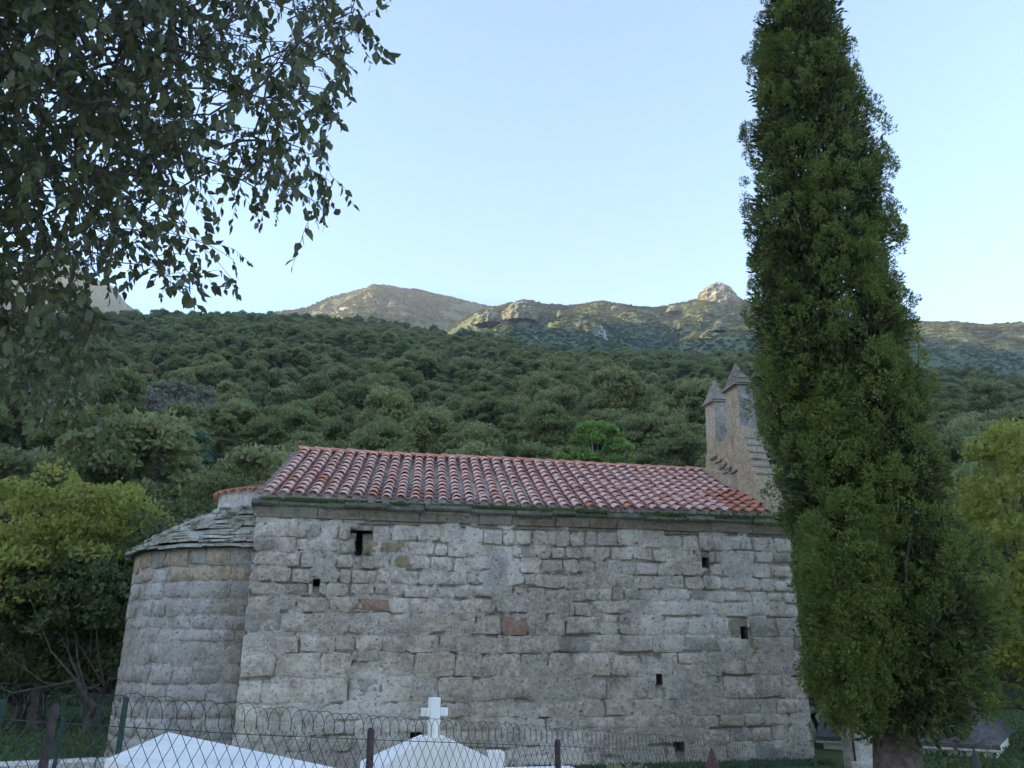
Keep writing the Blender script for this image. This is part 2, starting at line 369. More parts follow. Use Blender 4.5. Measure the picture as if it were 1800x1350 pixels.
def scatter(name, pts, scales, protos, label, cat):
    m = bpy.data.meshes.new(name); m.from_pydata([tuple(p) for p in pts], [], [])
    a = m.attributes.new('sc', 'FLOAT', 'POINT'); a.data.foreach_set('value', np.asarray(scales, dtype=np.float32))
    o = obj(name, m); ng = bpy.data.node_groups.new(name, 'GeometryNodeTree')
    ng.interface.new_socket('Geometry', in_out='INPUT', socket_type='NodeSocketGeometry'); ng.interface.new_socket('Geometry', in_out='OUTPUT', socket_type='NodeSocketGeometry')
    gi = ng.nodes.new('NodeGroupInput'); go = ng.nodes.new('NodeGroupOutput'); ip = ng.nodes.new('GeometryNodeInstanceOnPoints'); gt = ng.nodes.new('GeometryNodeGeometryToInstance')
    for p in protos:
        oi = ng.nodes.new('GeometryNodeObjectInfo'); oi.inputs[0].default_value = p; ng.links.new(oi.outputs['Geometry'], gt.inputs[0])
    na = ng.nodes.new('GeometryNodeInputNamedAttribute'); na.data_type = 'FLOAT'; na.inputs[0].default_value = 'sc'
    rv = ng.nodes.new('FunctionNodeRandomValue'); rv.data_type = 'FLOAT_VECTOR'; rv.inputs[0].default_value = (-.12, -.12, 0); rv.inputs[1].default_value = (.12, .12, 6.28)
    ri = ng.nodes.new('FunctionNodeRandomValue'); ri.data_type = 'INT'; ri.inputs[4].default_value = 0; ri.inputs[5].default_value = len(protos) - 1
    ip.inputs['Pick Instance'].default_value = True
    L = ng.links; L.new(gi.outputs[0], ip.inputs['Points']); L.new(gt.outputs[0], ip.inputs['Instance']); L.new(ri.outputs[2], ip.inputs['Instance Index'])
    L.new(rv.outputs[0], ip.inputs['Rotation']); L.new(na.outputs[0], ip.inputs['Scale']); L.new(ip.outputs[0], go.inputs[0])
    md = o.modifiers.new('scatter', 'NODES'); md.node_group = ng
    tag(o, label, cat, kind='stuff'); return o

# hillside wood: jittered polar grid
pts = []
d = 33.
while d < 478:
    step = 3.25 + .0010 * d if d > 46 else 2.4
    az = rad(-47)
    while az < rad(47):
        a = az + random.uniform(-.4, .4) * step / d; dd = d + random.uniform(-.45, .45) * step
        x, y = dd * math.sin(a), dd * math.cos(a)
        s = random.choice([.45, .55, .65, .75, .85, 1.0, 1.3]) * random.uniform(.9, 1.1) * (.5 if d < 46 else 1) * (1 + .35 * fbm(x * .03, y * .03, 5.))
        pts.append((x, y, height(x, y) - .5, s)); az += step / d
    d += step * .9
KEEP = [(1062, 56, 7.), (215, 62, 5.), (235, 96, 5.), (190, 88, 5.), (300, 104, 5.)]
kxy = [(D * math.sin(azel(px, 1150)[0]), D * math.cos(azel(px, 1150)[0]), r_) for px, D, r_ in KEEP]
pts = [p for p in pts if all(math.hypot(p[0] - a, p[1] - b) > r_ for a, b, r_ in kxy)]
P3 = np.array([p[:3] for p in pts]); D3 = P3 - CAM; zf = D3 @ AF
PX = 900 + FPX * (D3 @ AX) / zf; PY = 675 - FPX * ((D3 + [0, 0, 4.]) @ AU) / zf
vis = (PX > 10) & (PX < 1790) & ((PY < 815) | (PX < 400) | (PX > 1660)) & ~((PX > 1310) & (PX < 1640)) & ~((PX < 200) & (PY > 980))
dist = np.linalg.norm(D3, axis=1); cand = np.where(vis & (dist > 62))[0]; cand = cand[np.argsort(dist[cand])][:290]; cs = set(cand.tolist())
k = 0
for i in cand:
    x, y, z, s = pts[i]; o = obj('holm_oak', HT[k % 5], None, (x, y, z)); k += 1
    o.scale = (s, s, s * random.uniform(.9, 1.15)); o.rotation_euler = (0, 0, random.uniform(0, 6.28))
    w0 = 'left of the chapel' if PX[i] < 430 else ('above the tiled roof' if PX[i] < 1320 else 'right of the cypress')
    tag(o, 'round green oak low in the hillside wood ' + w0, 'tree', 'hillside oaks ' + w0)
rest = [p for i, p in enumerate(pts) if i not in cs and p is not None]
scatter('hillside_wood', [p[:3] for p in rest], [p[3] for p in rest], PROTO, 'dense dark green wood of small oaks covering the hill behind the chapel', 'wood')
# maquis on the mountains
def on_mesh(o, n, r):
    m = o.data; A = np.array([p.area for p in m.polygons]); I = np.array([tuple(p.vertices) for p in m.polygons])
    co = np.array([tuple(v.co) for v in m.vertices]); i = r.choice(len(A), n, p=A / A.sum()); q = co[I[i]]; u, v = r.random((n, 1)), r.random((n, 1))
    return (q[:, 0] * (1-u) + q[:, 1] * u) * (1-v) + (q[:, 3] * (1-u) + q[:, 2] * u) * v - [0, 0, 1.3]
def mask_front(ps, keep=.5):
    px = 900 + FPX * ((ps - CAM) @ AX) / ((ps - CAM) @ AF); return ps[(px > -100) & (px < 1900)]
pB = mask_front(on_mesh(mtB, 110000, rng)); pA = mask_front(on_mesh(mtA, 70000, rng))
def dens(ps, f, th): return np.array([fbm(p[0] * f, p[1] * f, 4.4, 4) > th for p in ps])
pB = pB[dens(pB, .012, -.5)]; pA = pA[dens(pA, .008, -.4)]
scatter('mountain_maquis', np.concatenate([pB, pA]), np.concatenate([rng.uniform(.45, 1.25, len(pB)), rng.uniform(.7, 1.6, len(pA))]), SH, 'grey green maquis scrub on the rocky mountains behind the wood', 'scrub')

# rocks on the mountains
def rock(name, px, py, D, wpx, hpx, label, seed, lean=0.):
    r = np.random.default_rng(seed); c = rng_at(px, py, D); S = D / math.cos(azel(px, py)[1]) / FPX
    W_, H_ = wpx * S * .5, hpx * S; V = []; F = []; nu, nv = 44, 26
    for j in range(nv):
        v = j / (nv - 1)
        for i in range(nu):
            a = 2 * math.pi * i / nu; k = (1 - v ** 2.2) ** .6
            p = Vector((math.cos(a) * W_ * k, math.sin(a) * W_ * .7 * k, v * H_ - .25 * H_))
            q = Vector((p.x / W_ * 1.6 + seed, p.y / W_ * 1.6, p.z / W_ * .9))
            cell = noise.cell(Vector((q.x * 3, q.y * 3, q.z * 1.2))) * .10 + noise.turbulence(q * 2.0, 5, True) * .30 - .16
            p.x *= 1 + cell; p.y *= 1 + cell; p.z += H_ * .10 * noise.turbulence(Vector((q.x * 3, q.y * 3, 0)), 4, True) * v; p.x += lean * p.z
            V.append(p)
    for j in range(nv - 1):
        for i in range(nu): F.append((j*nu+i, j*nu+(i+1) % nu, (j+1)*nu+(i+1) % nu, (j+1)*nu+i))
    F.append(tuple(range((nv-1)*nu, nv*nu)))
    o = obj(name, mesh(name, V, F, M['cliff']), None, c); tag(o, label, 'rock', 'rock outcrops on the mountains'); return o
rock('rock_peak', 1264, 541, 1040, 84, 58, 'jagged pale rock peak on the skyline left of the cypress', 3)
rock('rock_outcrop', 915, 558, 790, 64, 38, 'large pale rock face below the middle mountain top', 11)
rock('rock_outcrop', 862, 566, 800, 52, 24, 'low ochre rock face left of the large pale one', 17)
for i, (x, y, a, b, l) in enumerate([(985, 556, 14, 12, 'small pale rock just right of the large rock face'), (1020, 572, 10, 10, 'tiny pale rock on the slope above the roof middle'), (1185, 546, 26, 10, 'flat pale rock on the ridge left of the jagged peak'), (1265, 578, 22, 14, 'white rock on the slope below the jagged peak'), (1080, 545, 14, 8, 'small rock near the skyline between both rocky summits'), (688, 540, 14, 11, 'pale rock on the far left mountain slope'), (1195, 576, 9, 8, 'small white rock low on the slope left of the cypress')]):
    rock('rock_outcrop', x, y, 1050 - (y - np.interp(x, [925, 960, 1050, 1150, 1190, 1230], [526, 534, 531, 541, 534, 526])) * 7.6 if x > 750 else 1340, a, b * 1.3, l, 30 + i)

# ---------------------------------------------------------------- chapel
PHI = rad(12.3); CO = (-4.13127, 12.85234, 0)
LW, HW, YR, ZR = 9.5, 3.98, 2.70, 5.60        # wall length, cornice underside, ridge depth and height
chapel = empty('chapel', CO, PHI)
tag(chapel, 'old grey rubble stone chapel with red tiled roof and rounded apse', 'chapel')
holes = [(1.61, 1.71, 3.24, 3.60), (1.52, 1.86, 3.60, 3.645), (.98, 1.08, 2.74, 2.85), (6.71, 6.82, 1.23, 1.40), (8.33, 8.47, 1.97, 2.18), (7.70, 7.84, 3.18, 3.36), (6.98, 7.14, .20, .35), (2.62, 2.80, .44, .58)]
def in_hole(x, z, m=0.): return any(a - m < x < b + m and c - m < z < d_ + m for a, b, c, d_ in holes)
def mort(x, z):   # mortar relief, outwards positive
    return .004 + .012 * fbm(x * .9, z * .9, 2., 3) + .008 * fbm(x * 4, z * 5, 7., 4) + .007 * fbm(x * 13, z * 15, 3., 3)
def stone_geo(pts, proud, r, bulge=.012):
    """pts: outline (N,2) around its centre -> verts (x, depth outward, z) and faces"""
    n = len(pts); V = []; F = []
    for s, y in ((1.0, -.10), (1.0, proud * .7), (.95, proud)):
        for p in pts: V.append((p[0] * s, y + (r.uniform(-.003, .003) if y > 0 else 0), p[1] * s))
    V.append((0, proud + bulge, 0))
    for a in (0, n):
        for k in range(n): F.append((a+k, a+(k+1) % n, a+n+(k+1) % n, a+n+k))
    for k in range(n): F.append((2*n+k, 2*n+(k+1) % n, 3*n))
    return V, F
def outline(w_, h_, rnd, r):
    hw, hh = w_ / 2, h_ / 2; P = []
    for a, b in ((-1, -1), (1, -1), (1, 1), (-1, 1)):
        cx, cz = a * hw, b * hh; q = rnd * min(hw, hh) * r.uniform(.6, 1.3)
        e1 = (cx - a * q, cz); e2 = (cx, cz - b * q)
        P += [e1, e2] if a * b < 0 else [e2, e1]
    P = [P[i] for i in (0, 1, 2, 3, 4, 5, 6, 7)]
    mids = [((P[7][0]+P[0][0])/2, (P[7][1]+P[0][1])/2)]
    P = [(x + r.uniform(-.035, .03) * w_ / .4, z + r.uniform(-.035, .035) * h_ / .3) for x, z in P]
    c = sorted(P, key=lambda p: math.atan2(p[1] / hh, p[0] / hw)); return c
rs = random.Random(5)
def stone_rows(z0, z1, x0, x1, hsplit):
    z = z0; row = 0
    while z < z1 - .1:
        up = z > hsplit
        h = rs.uniform(.17, .26) if up else rs.choice([.20, .24, .28, .33, .37])
        if z + h > z1 - .12: h = z1 - z
        x = x0; first = True
        while x < x1 - .05:
            w_ = rs.uniform(.20, .46) if up else rs.uniform(.28, .70)
            if first: w_ = .5 if row % 2 else .34
            if x + w_ > x1 - .15: w_ = x1 - x
            yield x, z, w_, h, row, up; x += w_; first = False
        z += h; row += 1
stones = []
for x, z, w_, h, row, up in stone_rows(-.05, 3.76, .02, LW - .02, 2.5):
    segs = [(x, x + w_)]
    for a, b, c, d_ in holes:
        if c < z + h - .02 and d_ > z + .02:
            ns = []
            for s, e in segs:
                if e <= a or s >= b: ns.append((s, e))
                else:
                    if a - s > .07: ns.append((s, a))
                    if e - b > .07: ns.append((b, e))
            segs = ns
    for s, e in segs:
        wz = .035 * fbm(s * .9, z * 2, 11., 3)
        if not up and h > .3 and e - s < .5 and rs.random() < .3:
            k = rs.uniform(.4, .6); stones += [(s, z + wz, e - s, h * k, True), (s, z + h * k + wz, e - s, h * (1 - k), up)]
        else: stones.append((s, z + wz, e - s, h * rs.uniform(.9, 1.0), up))
SA = np.array([(x, z, x + w_, z + h) for x, z, w_, h, up in stones])
def joint(x, z):
    dx = np.minimum(x - SA[:, 0], SA[:, 2] - x); dz = np.minimum(z - SA[:, 1], SA[:, 3] - z); dm = np.minimum(dx, dz).max()
    if dm > .024: return 0.
    n_ = fbm(x * 1.6, z * 2.6, 21., 4) + .22 * smooth(1.4, 3.2, z)
    return .08 * float(smooth(.12, .28, n_)) * (1 - max(0, dm) / .026)
# grid lines snapped to the holes
def lines(a, b, st, snaps):
    L = [a + i * (b - a) / round((b - a) / st) for i in range(round((b - a) / st) + 1)]
    L = [v for v in L if all(abs(v - s) > st * .45 for s in snaps)] + list(snaps); return sorted(set(L))
xs = lines(0, LW, .03, sorted({h for q in holes for h in q[:2]})); zs = lines(-.3, HW, .03, sorted({h for q in holes for h in q[2:]}))
V = []; F = []; idx = {}
for j, z in enumerate(zs):
    for i, x in enumerate(xs):
        e = 0 if (i in (0, len(xs)-1)) else 1
        V.append((x + (0 if e else .015 * fbm(z * 3, 1.)), -(mort(x, z) - joint(x, z)) * e, z))
nx = len(xs)
for j in range(len(zs) - 1):
    for i in range(nx - 1):
        if not in_hole((xs[i] + xs[i+1]) / 2, (zs[j] + zs[j+1]) / 2): F.append((j*nx+i, j*nx+i+1, (j+1)*nx+i+1, (j+1)*nx+i))
mb = MB(); mb.V = V; mb.F = F
nl, ne = 0, nx - 1; b0 = (len(zs)-1) * nx
mb.add([(0,0,-.3),(0,2*YR,-.3),(0,2*YR,HW),(0,0,HW)], [(0,3,2,1)])
mb.add([(LW,0,-.3),(LW,2*YR,-.3),(LW,2*YR,HW),(LW,0,HW)], [(0,1,2,3)])
mb.add([(0,2*YR,-.3),(LW,2*YR,-.3),(LW,2*YR,HW),(0,2*YR,HW)], [(0,3,2,1)])
wall = mb.build('nave_wall', M['mortar'], chapel)
for a, b, c, d_ in holes:                      # recess behind each hole, its shade deepened by a dark colour
    mb = MB(); y0, y1 = -.002, .55
    mb.add([(a,y0,c),(b,y0,c),(b,y0,d_),(a,y0,d_),(a,y1,c),(b,y1,c),(b,y1,d_),(a,y1,d_)], [(0,1,5,4),(1,2,6,5),(2,3,7,6),(3,0,4,7),(4,5,6,7)])
    mb.build('putlog_hole', M['stone_dark'], wall)

special = [((2.02, 2.55), 3.05, 3.5, 'stone_ochre'), ((1.72, 2.05), 3.2, 3.6, 'stone_ochre'), ((1.3, 1.6), 3.2, 3.6, 'stone_warm'), ((1.6, 1.95), 2.3, 2.62, 'stone_red'), ((4.1, 4.3), 1.95, 2.2, 'stone_red'), ((8.2, 8.6), 1.85, 2.2, 'stone_ochre')]
rank = sorted(range(len(stones)), key=lambda i: -stones[i][2] * stones[i][3]); top_ = set(rank[:225]); small = MB()
for si, (x, z, w_, h, up) in enumerate(stones):
    gap = rs.uniform(.012, .04); cx, cz = x + w_ / 2 + rs.uniform(-.01, .01), z + h / 2
    hp = outline(max(.05, w_ - gap), max(.05, h - gap), .42 if up else .22, rs)
    cover = fbm(cx * .8, cz * .8, 6., 3)             # some stones are washed over by the mortar
    proud = max(.001, .007 + .006 * rs.uniform(-1, 1) + .010 * cover)
    Vv, Ff = stone_geo(hp, proud, rs, rs.uniform(-.003, .006))
    mk = 'stone_warm' if rs.random() < .06 else 'stone'
    for (a, b), c, d_, k in special:
        if a < cx < b and c < cz < d_: mk = k
    if si in top_ or mk != 'stone': obj('stone', mesh('stone', [(p[0], -p[1], p[2]) for p in Vv], Ff, M[mk], True), wall, (cx, 0, cz))
    else: small.add([(p[0] + cx, -p[1], p[2] + cz) for p in Vv], Ff)
small.build('small_stones', M['stone'], wall, True)['kind'] = 'stuff'
# cornice: cavetto blocks, then projecting ledge slabs
cor = empty('cornice_tmp', (0, 0, 0)); bpy.data.objects.remove(cor)
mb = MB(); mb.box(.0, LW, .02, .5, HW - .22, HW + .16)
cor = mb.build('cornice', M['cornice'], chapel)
x = -.04
while x < LW - .02:
    w_ = min(rs.uniform(.5, 1.05), LW + .02 - x); w_ = w_ if LW - x - w_ > .25 else LW + .02 - x
    g_ = .006; a, b = x + g_, x + w_ - g_; jz = rs.uniform(-.006, .006); jy = rs.uniform(-.008, .008)
    prof = [(.04, -.17), (-.03, -.165), (-.045, -.13), (-.075, -.07), (-.11, -.012), (.04, -.012)]
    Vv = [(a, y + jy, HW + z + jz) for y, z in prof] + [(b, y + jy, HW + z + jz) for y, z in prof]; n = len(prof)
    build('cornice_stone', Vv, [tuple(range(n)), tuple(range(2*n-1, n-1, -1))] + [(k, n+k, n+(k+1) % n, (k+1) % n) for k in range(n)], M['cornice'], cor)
    x += w_
x = -.08
while x < LW:
    w_ = min(rs.uniform(.35, .8), LW + .04 - x); w_ = w_ if LW - x - w_ > .2 else LW + .04 - x
    a, b = x + .004, x + w_ - .004; j = rs.uniform(-.04, .03); q = rs.uniform(-.022, .018)
    prof = [(.2, -.005), (-.15 + j, -.012 + q), (-.18 + j, .02 + q), (-.165 + j, .072 + q), (-.10, .115), (.2, .15)]; n = len(prof); k2 = rs.uniform(-.02, .02)
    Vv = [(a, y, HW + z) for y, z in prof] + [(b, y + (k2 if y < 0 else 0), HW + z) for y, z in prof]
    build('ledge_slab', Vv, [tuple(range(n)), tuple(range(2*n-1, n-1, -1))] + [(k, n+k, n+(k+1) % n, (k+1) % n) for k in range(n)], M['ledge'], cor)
    x += w_

# roof surface: bilinear patch eave -> ridge
EA, EB = Vector((.02, -.10, 4.135)), Vector((9.12, -.10, 4.135)); RA, RB = Vector((.45, YR, ZR)), Vector((9.12, YR, ZR))
def RP(u, v):
    p = (EA.lerp(EB, u)).lerp(RA.lerp(RB, u), v); p.z += .012 * math.sin(u * 9 + v * 3) - .03 * math.sin(v * math.pi) - .02 * math.sin(u * math.pi); return p
NC, NR = 38, 13
mb = MB(); a, b, c, d_ = EA + Vector((0, 0, -.06)), EB + Vector((0, 0, -.06)), RB + Vector((0, 0, -.06)), RA + Vector((0, 0, -.06))
e, f_ = Vector((9.12, 2*YR + .1, 4.07)), Vector((.02, 2*YR + .1, 4.07)); lo = Vector((0, 0, -.12))
mb.add([a, b, c, d_, e, f_, a+lo, b+lo, e+lo, f_+lo], [(0,1,2,3), (3,2,4,5), (0,6,7,1), (4,8,9,5), (0,3,5,9,6), (1,7,8,4,2), (6,9,8,7)])
roof = mb.build('nave_roof', M['mortar'], chapel)
def tile_geo(Lt, r0, r1, th, n=6, span=172):
    V = []; F = []
    for (y, r_) in ((0, r0), (Lt, r1)):
        for rr in (r_, r_ - th):
            for k in range(n + 1):
                a = rad(90 - span / 2 + span * k / n); V.append((-math.cos(a) * rr, y, math.sin(a) * rr * .86))
    m = n + 1
    for k in range(n):
        F += [(k, k+1, 2*m+k+1, 2*m+k), (m+k+1, m+k, 3*m+k, 3*m+k+1), (k+1, k, m+k, m+k+1)]
    F += [(0, 2*m, 3*m, m), (m-1, 2*m-1, 4*m-1, 3*m-1)]
    return V, F
TV, TF = tile_geo(.34, .088, .076, .014)
tmesh = {k: mesh('tile', TV, TF, M[k], True) for k in ('tile', 'tile_new', 'tile_apse')}
for m_ in tmesh.values():
    pass
def frame(p, xd, yd):
    y = yd.normalized(); z = xd.cross(y).normalized(); x = y.cross(z); m = Matrix((x, y, z)).transposed().to_4x4(); m.translation = p; return m
cells = []
for r_ in range(NR):
    for c_ in range(NC):
        u = (c_ + .5) / NC; v = r_ / NR
        p = RP(u, v); yd = RP(u, min(1, v + .08)) - RP(u, v); xd = RP(u + .01, v) - RP(u - .01, v); cells.append((r_, c_, p, xd, yd))
upper = MB(); shown = 0
for r_, c_, p, xd, yd in cells:
    fm = frame(p, xd, yd); nz_ = Vector((fm[0][2], fm[1][2], fm[2][2]))
    fm = frame(p + nz_ * rs.uniform(.036, .050) + xd.normalized() * rs.uniform(-.008, .008), xd + yd * rs.uniform(-.02, .02) * .2, yd - nz_ * yd.length * .13)
    k = 'tile_new' if (c_ > NC - 4 or (c_ > NC - 9 and r_ > 8) or rs.random() < .04) else 'tile'
    if r_ < 8 and shown < 260:
        shown += 1; o = obj('tile', tmesh[k], roof); o.matrix_local = fm
    else: upper.add([fm @ Vector(q) for q in TV], TF)
ut = upper.build('upper_tiles', [M['tile'], M['tile_new']], roof, True); ut['kind'] = 'stuff'
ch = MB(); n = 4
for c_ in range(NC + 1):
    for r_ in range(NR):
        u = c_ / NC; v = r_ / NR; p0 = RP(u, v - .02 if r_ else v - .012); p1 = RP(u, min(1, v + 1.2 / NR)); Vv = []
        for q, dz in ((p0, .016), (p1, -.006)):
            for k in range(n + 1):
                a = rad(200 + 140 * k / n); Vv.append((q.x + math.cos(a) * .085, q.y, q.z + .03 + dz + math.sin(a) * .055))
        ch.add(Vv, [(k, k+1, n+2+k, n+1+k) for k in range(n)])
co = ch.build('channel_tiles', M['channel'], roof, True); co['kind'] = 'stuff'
# mortar plugs that close the tile mouths at the eave
pv = [(0, .02, -.03)] + [(math.cos(rad(180 - 180 * k / 8)) * .074, .0, math.sin(rad(180 * k / 8)) * .066) for k in range(9)] + [(.060, -.012, -.075), (-.060, -.012, -.075)]
pm = mesh('mortar_plug', pv, [(0, k, k + 1) for k in range(1, 11)] + [(0, 11, 1)], M['mortar'], False)
for c_ in range(NC):
    p = RP((c_ + .5) / NC, 0); obj('mortar_plug', pm, roof, (p.x, p.y + .025, p.z + .028))
# ridge tiles
RV, RF = tile_geo(.40, .115, .10, .015); rm = mesh('ridge_tile', RV, RF, M['tile_new'], True); nrt = 27
for k in range(nrt):
    p = RP(k / nrt, 1); q = RP(min(1, (k + 1) / nrt), 1); o = obj('ridge_tile', rm, roof)
    o.matrix_local = frame(p + Vector((-.04, 0, .012 + rs.uniform(-.006, .006))), Vector((0, -1, 0)), (q - p) + Vector((0, rs.uniform(-.008, .008), -.012)))
# verge tiles against the bell wall
for k in range(4):
    p = RP(1, .1 + k * .10); o = obj('verge_tile', tmesh['tile_new'], roof); o.matrix_local = frame(p + Vector((-.03, 0, .085)), Vector((1, 0, 0)), RP(1, .5) - RP(1, .1) + Vector((0, 0, -.12)))

# gable wall of the east end (above the apse roof)
build('end_gable', [(.03, .05, HW), (.03, 2*YR - .05, HW), (.40, YR, ZR - .12)], [(0, 2, 1)], M['mortar'], chapel)

# apse
AXC, AYC, AR = 0., YR, 2.25
def apt(th, z, out=0.):   # th from -x axis, + towards the camera side
    r_ = AR + out + .012 * (3.4 - z) * 0
    return (AXC - math.cos(th) * r_, AYC - math.sin(th) * r_, z)
V = []; F = []; ths = [rad(-92 + 184 * i / 130) for i in range(131)]; zz = [-.3 + i * (3.75) / 80 for i in range(81)]
for z in zz:
    for th in ths: V.append(apt(th, z, mort(th * AR + 20, z)))
for j in range(80):
    for i in range(130): F.append((j*131+i, j*131+i+1, (j+1)*131+i+1, (j+1)*131+i))
apse = build('apse_wall', V, F, M['apse_mortar'], chapel)
cnt = 0
for x, z, w_, h, row, up in stone_rows(-.05, 3.36, 0, AR * rad(170), 9.):
    gap = rs.uniform(.015, .035); th = rad(-80) + (x + w_ / 2) / AR
    if th < rad(-22): continue
    cz = z + h / 2
    hp = outline(w_ - gap, h - gap, .35, rs); proud = max(.003, .022 + .010 * rs.uniform(-1, 1) + .02 * fbm(x * .8 + 40, cz * .8, 1.))
    Vv, Ff = stone_geo(hp, proud, rs, rs.uniform(-.002, .006)); c0 = Vector(apt(th, cz)); W3 = []
    for px_, out, pz in Vv: W3.append(Vector(apt(th + px_ / AR, cz + pz, out)) - c0)
    mk = 'apse_warm' if (cz > 2.95 or th < rad(12)) and rs.random() < .75 else ('stone_warm' if rs.random() < .2 else 'apse_stone')
    obj('stone', mesh('stone', W3, Ff, M[mk], True), apse, c0)
for th, z, w_, h in ((rad(22), 2.72, .14, .12), (rad(27), 3.06, .10, .09)):
    Vv, Ff = stone_geo(outline(w_, h, .8, rs), .04, rs); c0 = Vector(apt(th, z)); obj('stone', mesh('stone', [Vector(apt(th + a / AR, z + c, b)) - c0 for a, b, c in Vv], Ff, M['stone_red'], True), apse, c0)
# apse roof: lauze slates in courses on a cone
mb = MB(); nn_ = 60; Vv = [apt(rad(-95 + 190 * i / nn_), 3.36, .1) for i in range(nn_ + 1)] + [(AXC - math.cos(rad(-95 + 190 * i / nn_)) * .95, AYC - math.sin(rad(-95 + 190 * i / nn_)) * .95, 4.28) for i in range(nn_ + 1)]
mb.add(Vv, [(i, i+1, nn_+2+i, nn_+1+i) for i in range(nn_)] ); mb.add([apt(rad(-95 + 190 * i / nn_), 3.36, o_) for o_ in (-.25, .1) for i in range(nn_ + 1)], [(i, i+1, nn_+2+i, nn_+1+i) for i in range(nn_)])
aroof = mb.build('apse_roof', M['stone_dark'], chapel); NCR = 15
for k in range(NCR):
    v = k / (NCR - 1); r_out = 2.42 - 1.36 * v; zt = 3.37 + .86 * (v ** .85); th = rad(-88) + rs.uniform(0, .1)
    while th < rad(94):
        w_ = rs.uniform(.20, .55); dth = w_ / r_out; t0, t1 = th + .004 / r_out, th + dth - .006 / r_out; ro = r_out + rs.uniform(-.05, .035); ri = ro - .36; th_ = rs.uniform(.026, .05); dz = rs.uniform(-.010, .012); tl = rs.uniform(-.012, .012)
        Vv = []
        for zq in (0, th_):
            for (tt, q, rr, du) in ((t0, 0, ro, -tl), ((t0+t1)/2, .0, ro + rs.uniform(0, .025), 0), (t1, 0, ro, tl), (t1, .085, ri, tl), (t0, .085, ri, -tl)):
                Vv.append((AXC - math.cos(tt) * rr, AYC - math.sin(tt) * rr, zt + zq + q + dz + du))
        c0 = Vector(Vv[0]); obj('slate', mesh('slate', [Vector(q) - c0 for q in Vv], [(4,3,2,1,0), (5,6,7,8,9)] + [(i, (i+1) % 5, 5+(i+1) % 5, 5+i) for i in range(5)], M['slate']), aroof, c0)
        th += dth
# pale drum and its red tiles above the slates
mb = MB(); Vv = [(AXC + .02 - math.cos(rad(-95 + 190*i/40)) * 1.0, AYC - math.sin(rad(-95 + 190*i/40)) * 1.0, z) for z in (4.1, 4.62) for i in range(41)]
mb.add(Vv, [(i, i+1, 42+i, 41+i) for i in range(40)]); drum = mb.build('apse_drum', M['pale_plaster'], chapel)
mb = MB(); Vv = [(AXC + .02 - math.cos(rad(-95 + 190*i/40)) * 1.04, AYC - math.sin(rad(-95 + 190*i/40)) * 1.04, 4.605) for i in range(41)] + [(.1, AYC, 4.90)]
mb.add(Vv, [(i, i+1, 41) for i in range(40)]); dr = mb.build('drum_roof', M['tile_apse'], chapel)
for k in range(15):
    th = rad(-84 + 12 * k); out = Vector((-math.cos(th), -math.sin(th), 0)); tang = Vector((-math.sin(th), math.cos(th), 0))
    for j in range(3):
        p = Vector((AXC + .02, AYC, 4.61)) + out * (1.10 - .26 * j) + Vector((0, 0, .075 * j + .01)); o = obj('tile', tmesh['tile_apse'], dr)
        o.matrix_local = frame(p, tang, -out + Vector((0, 0, .2)))

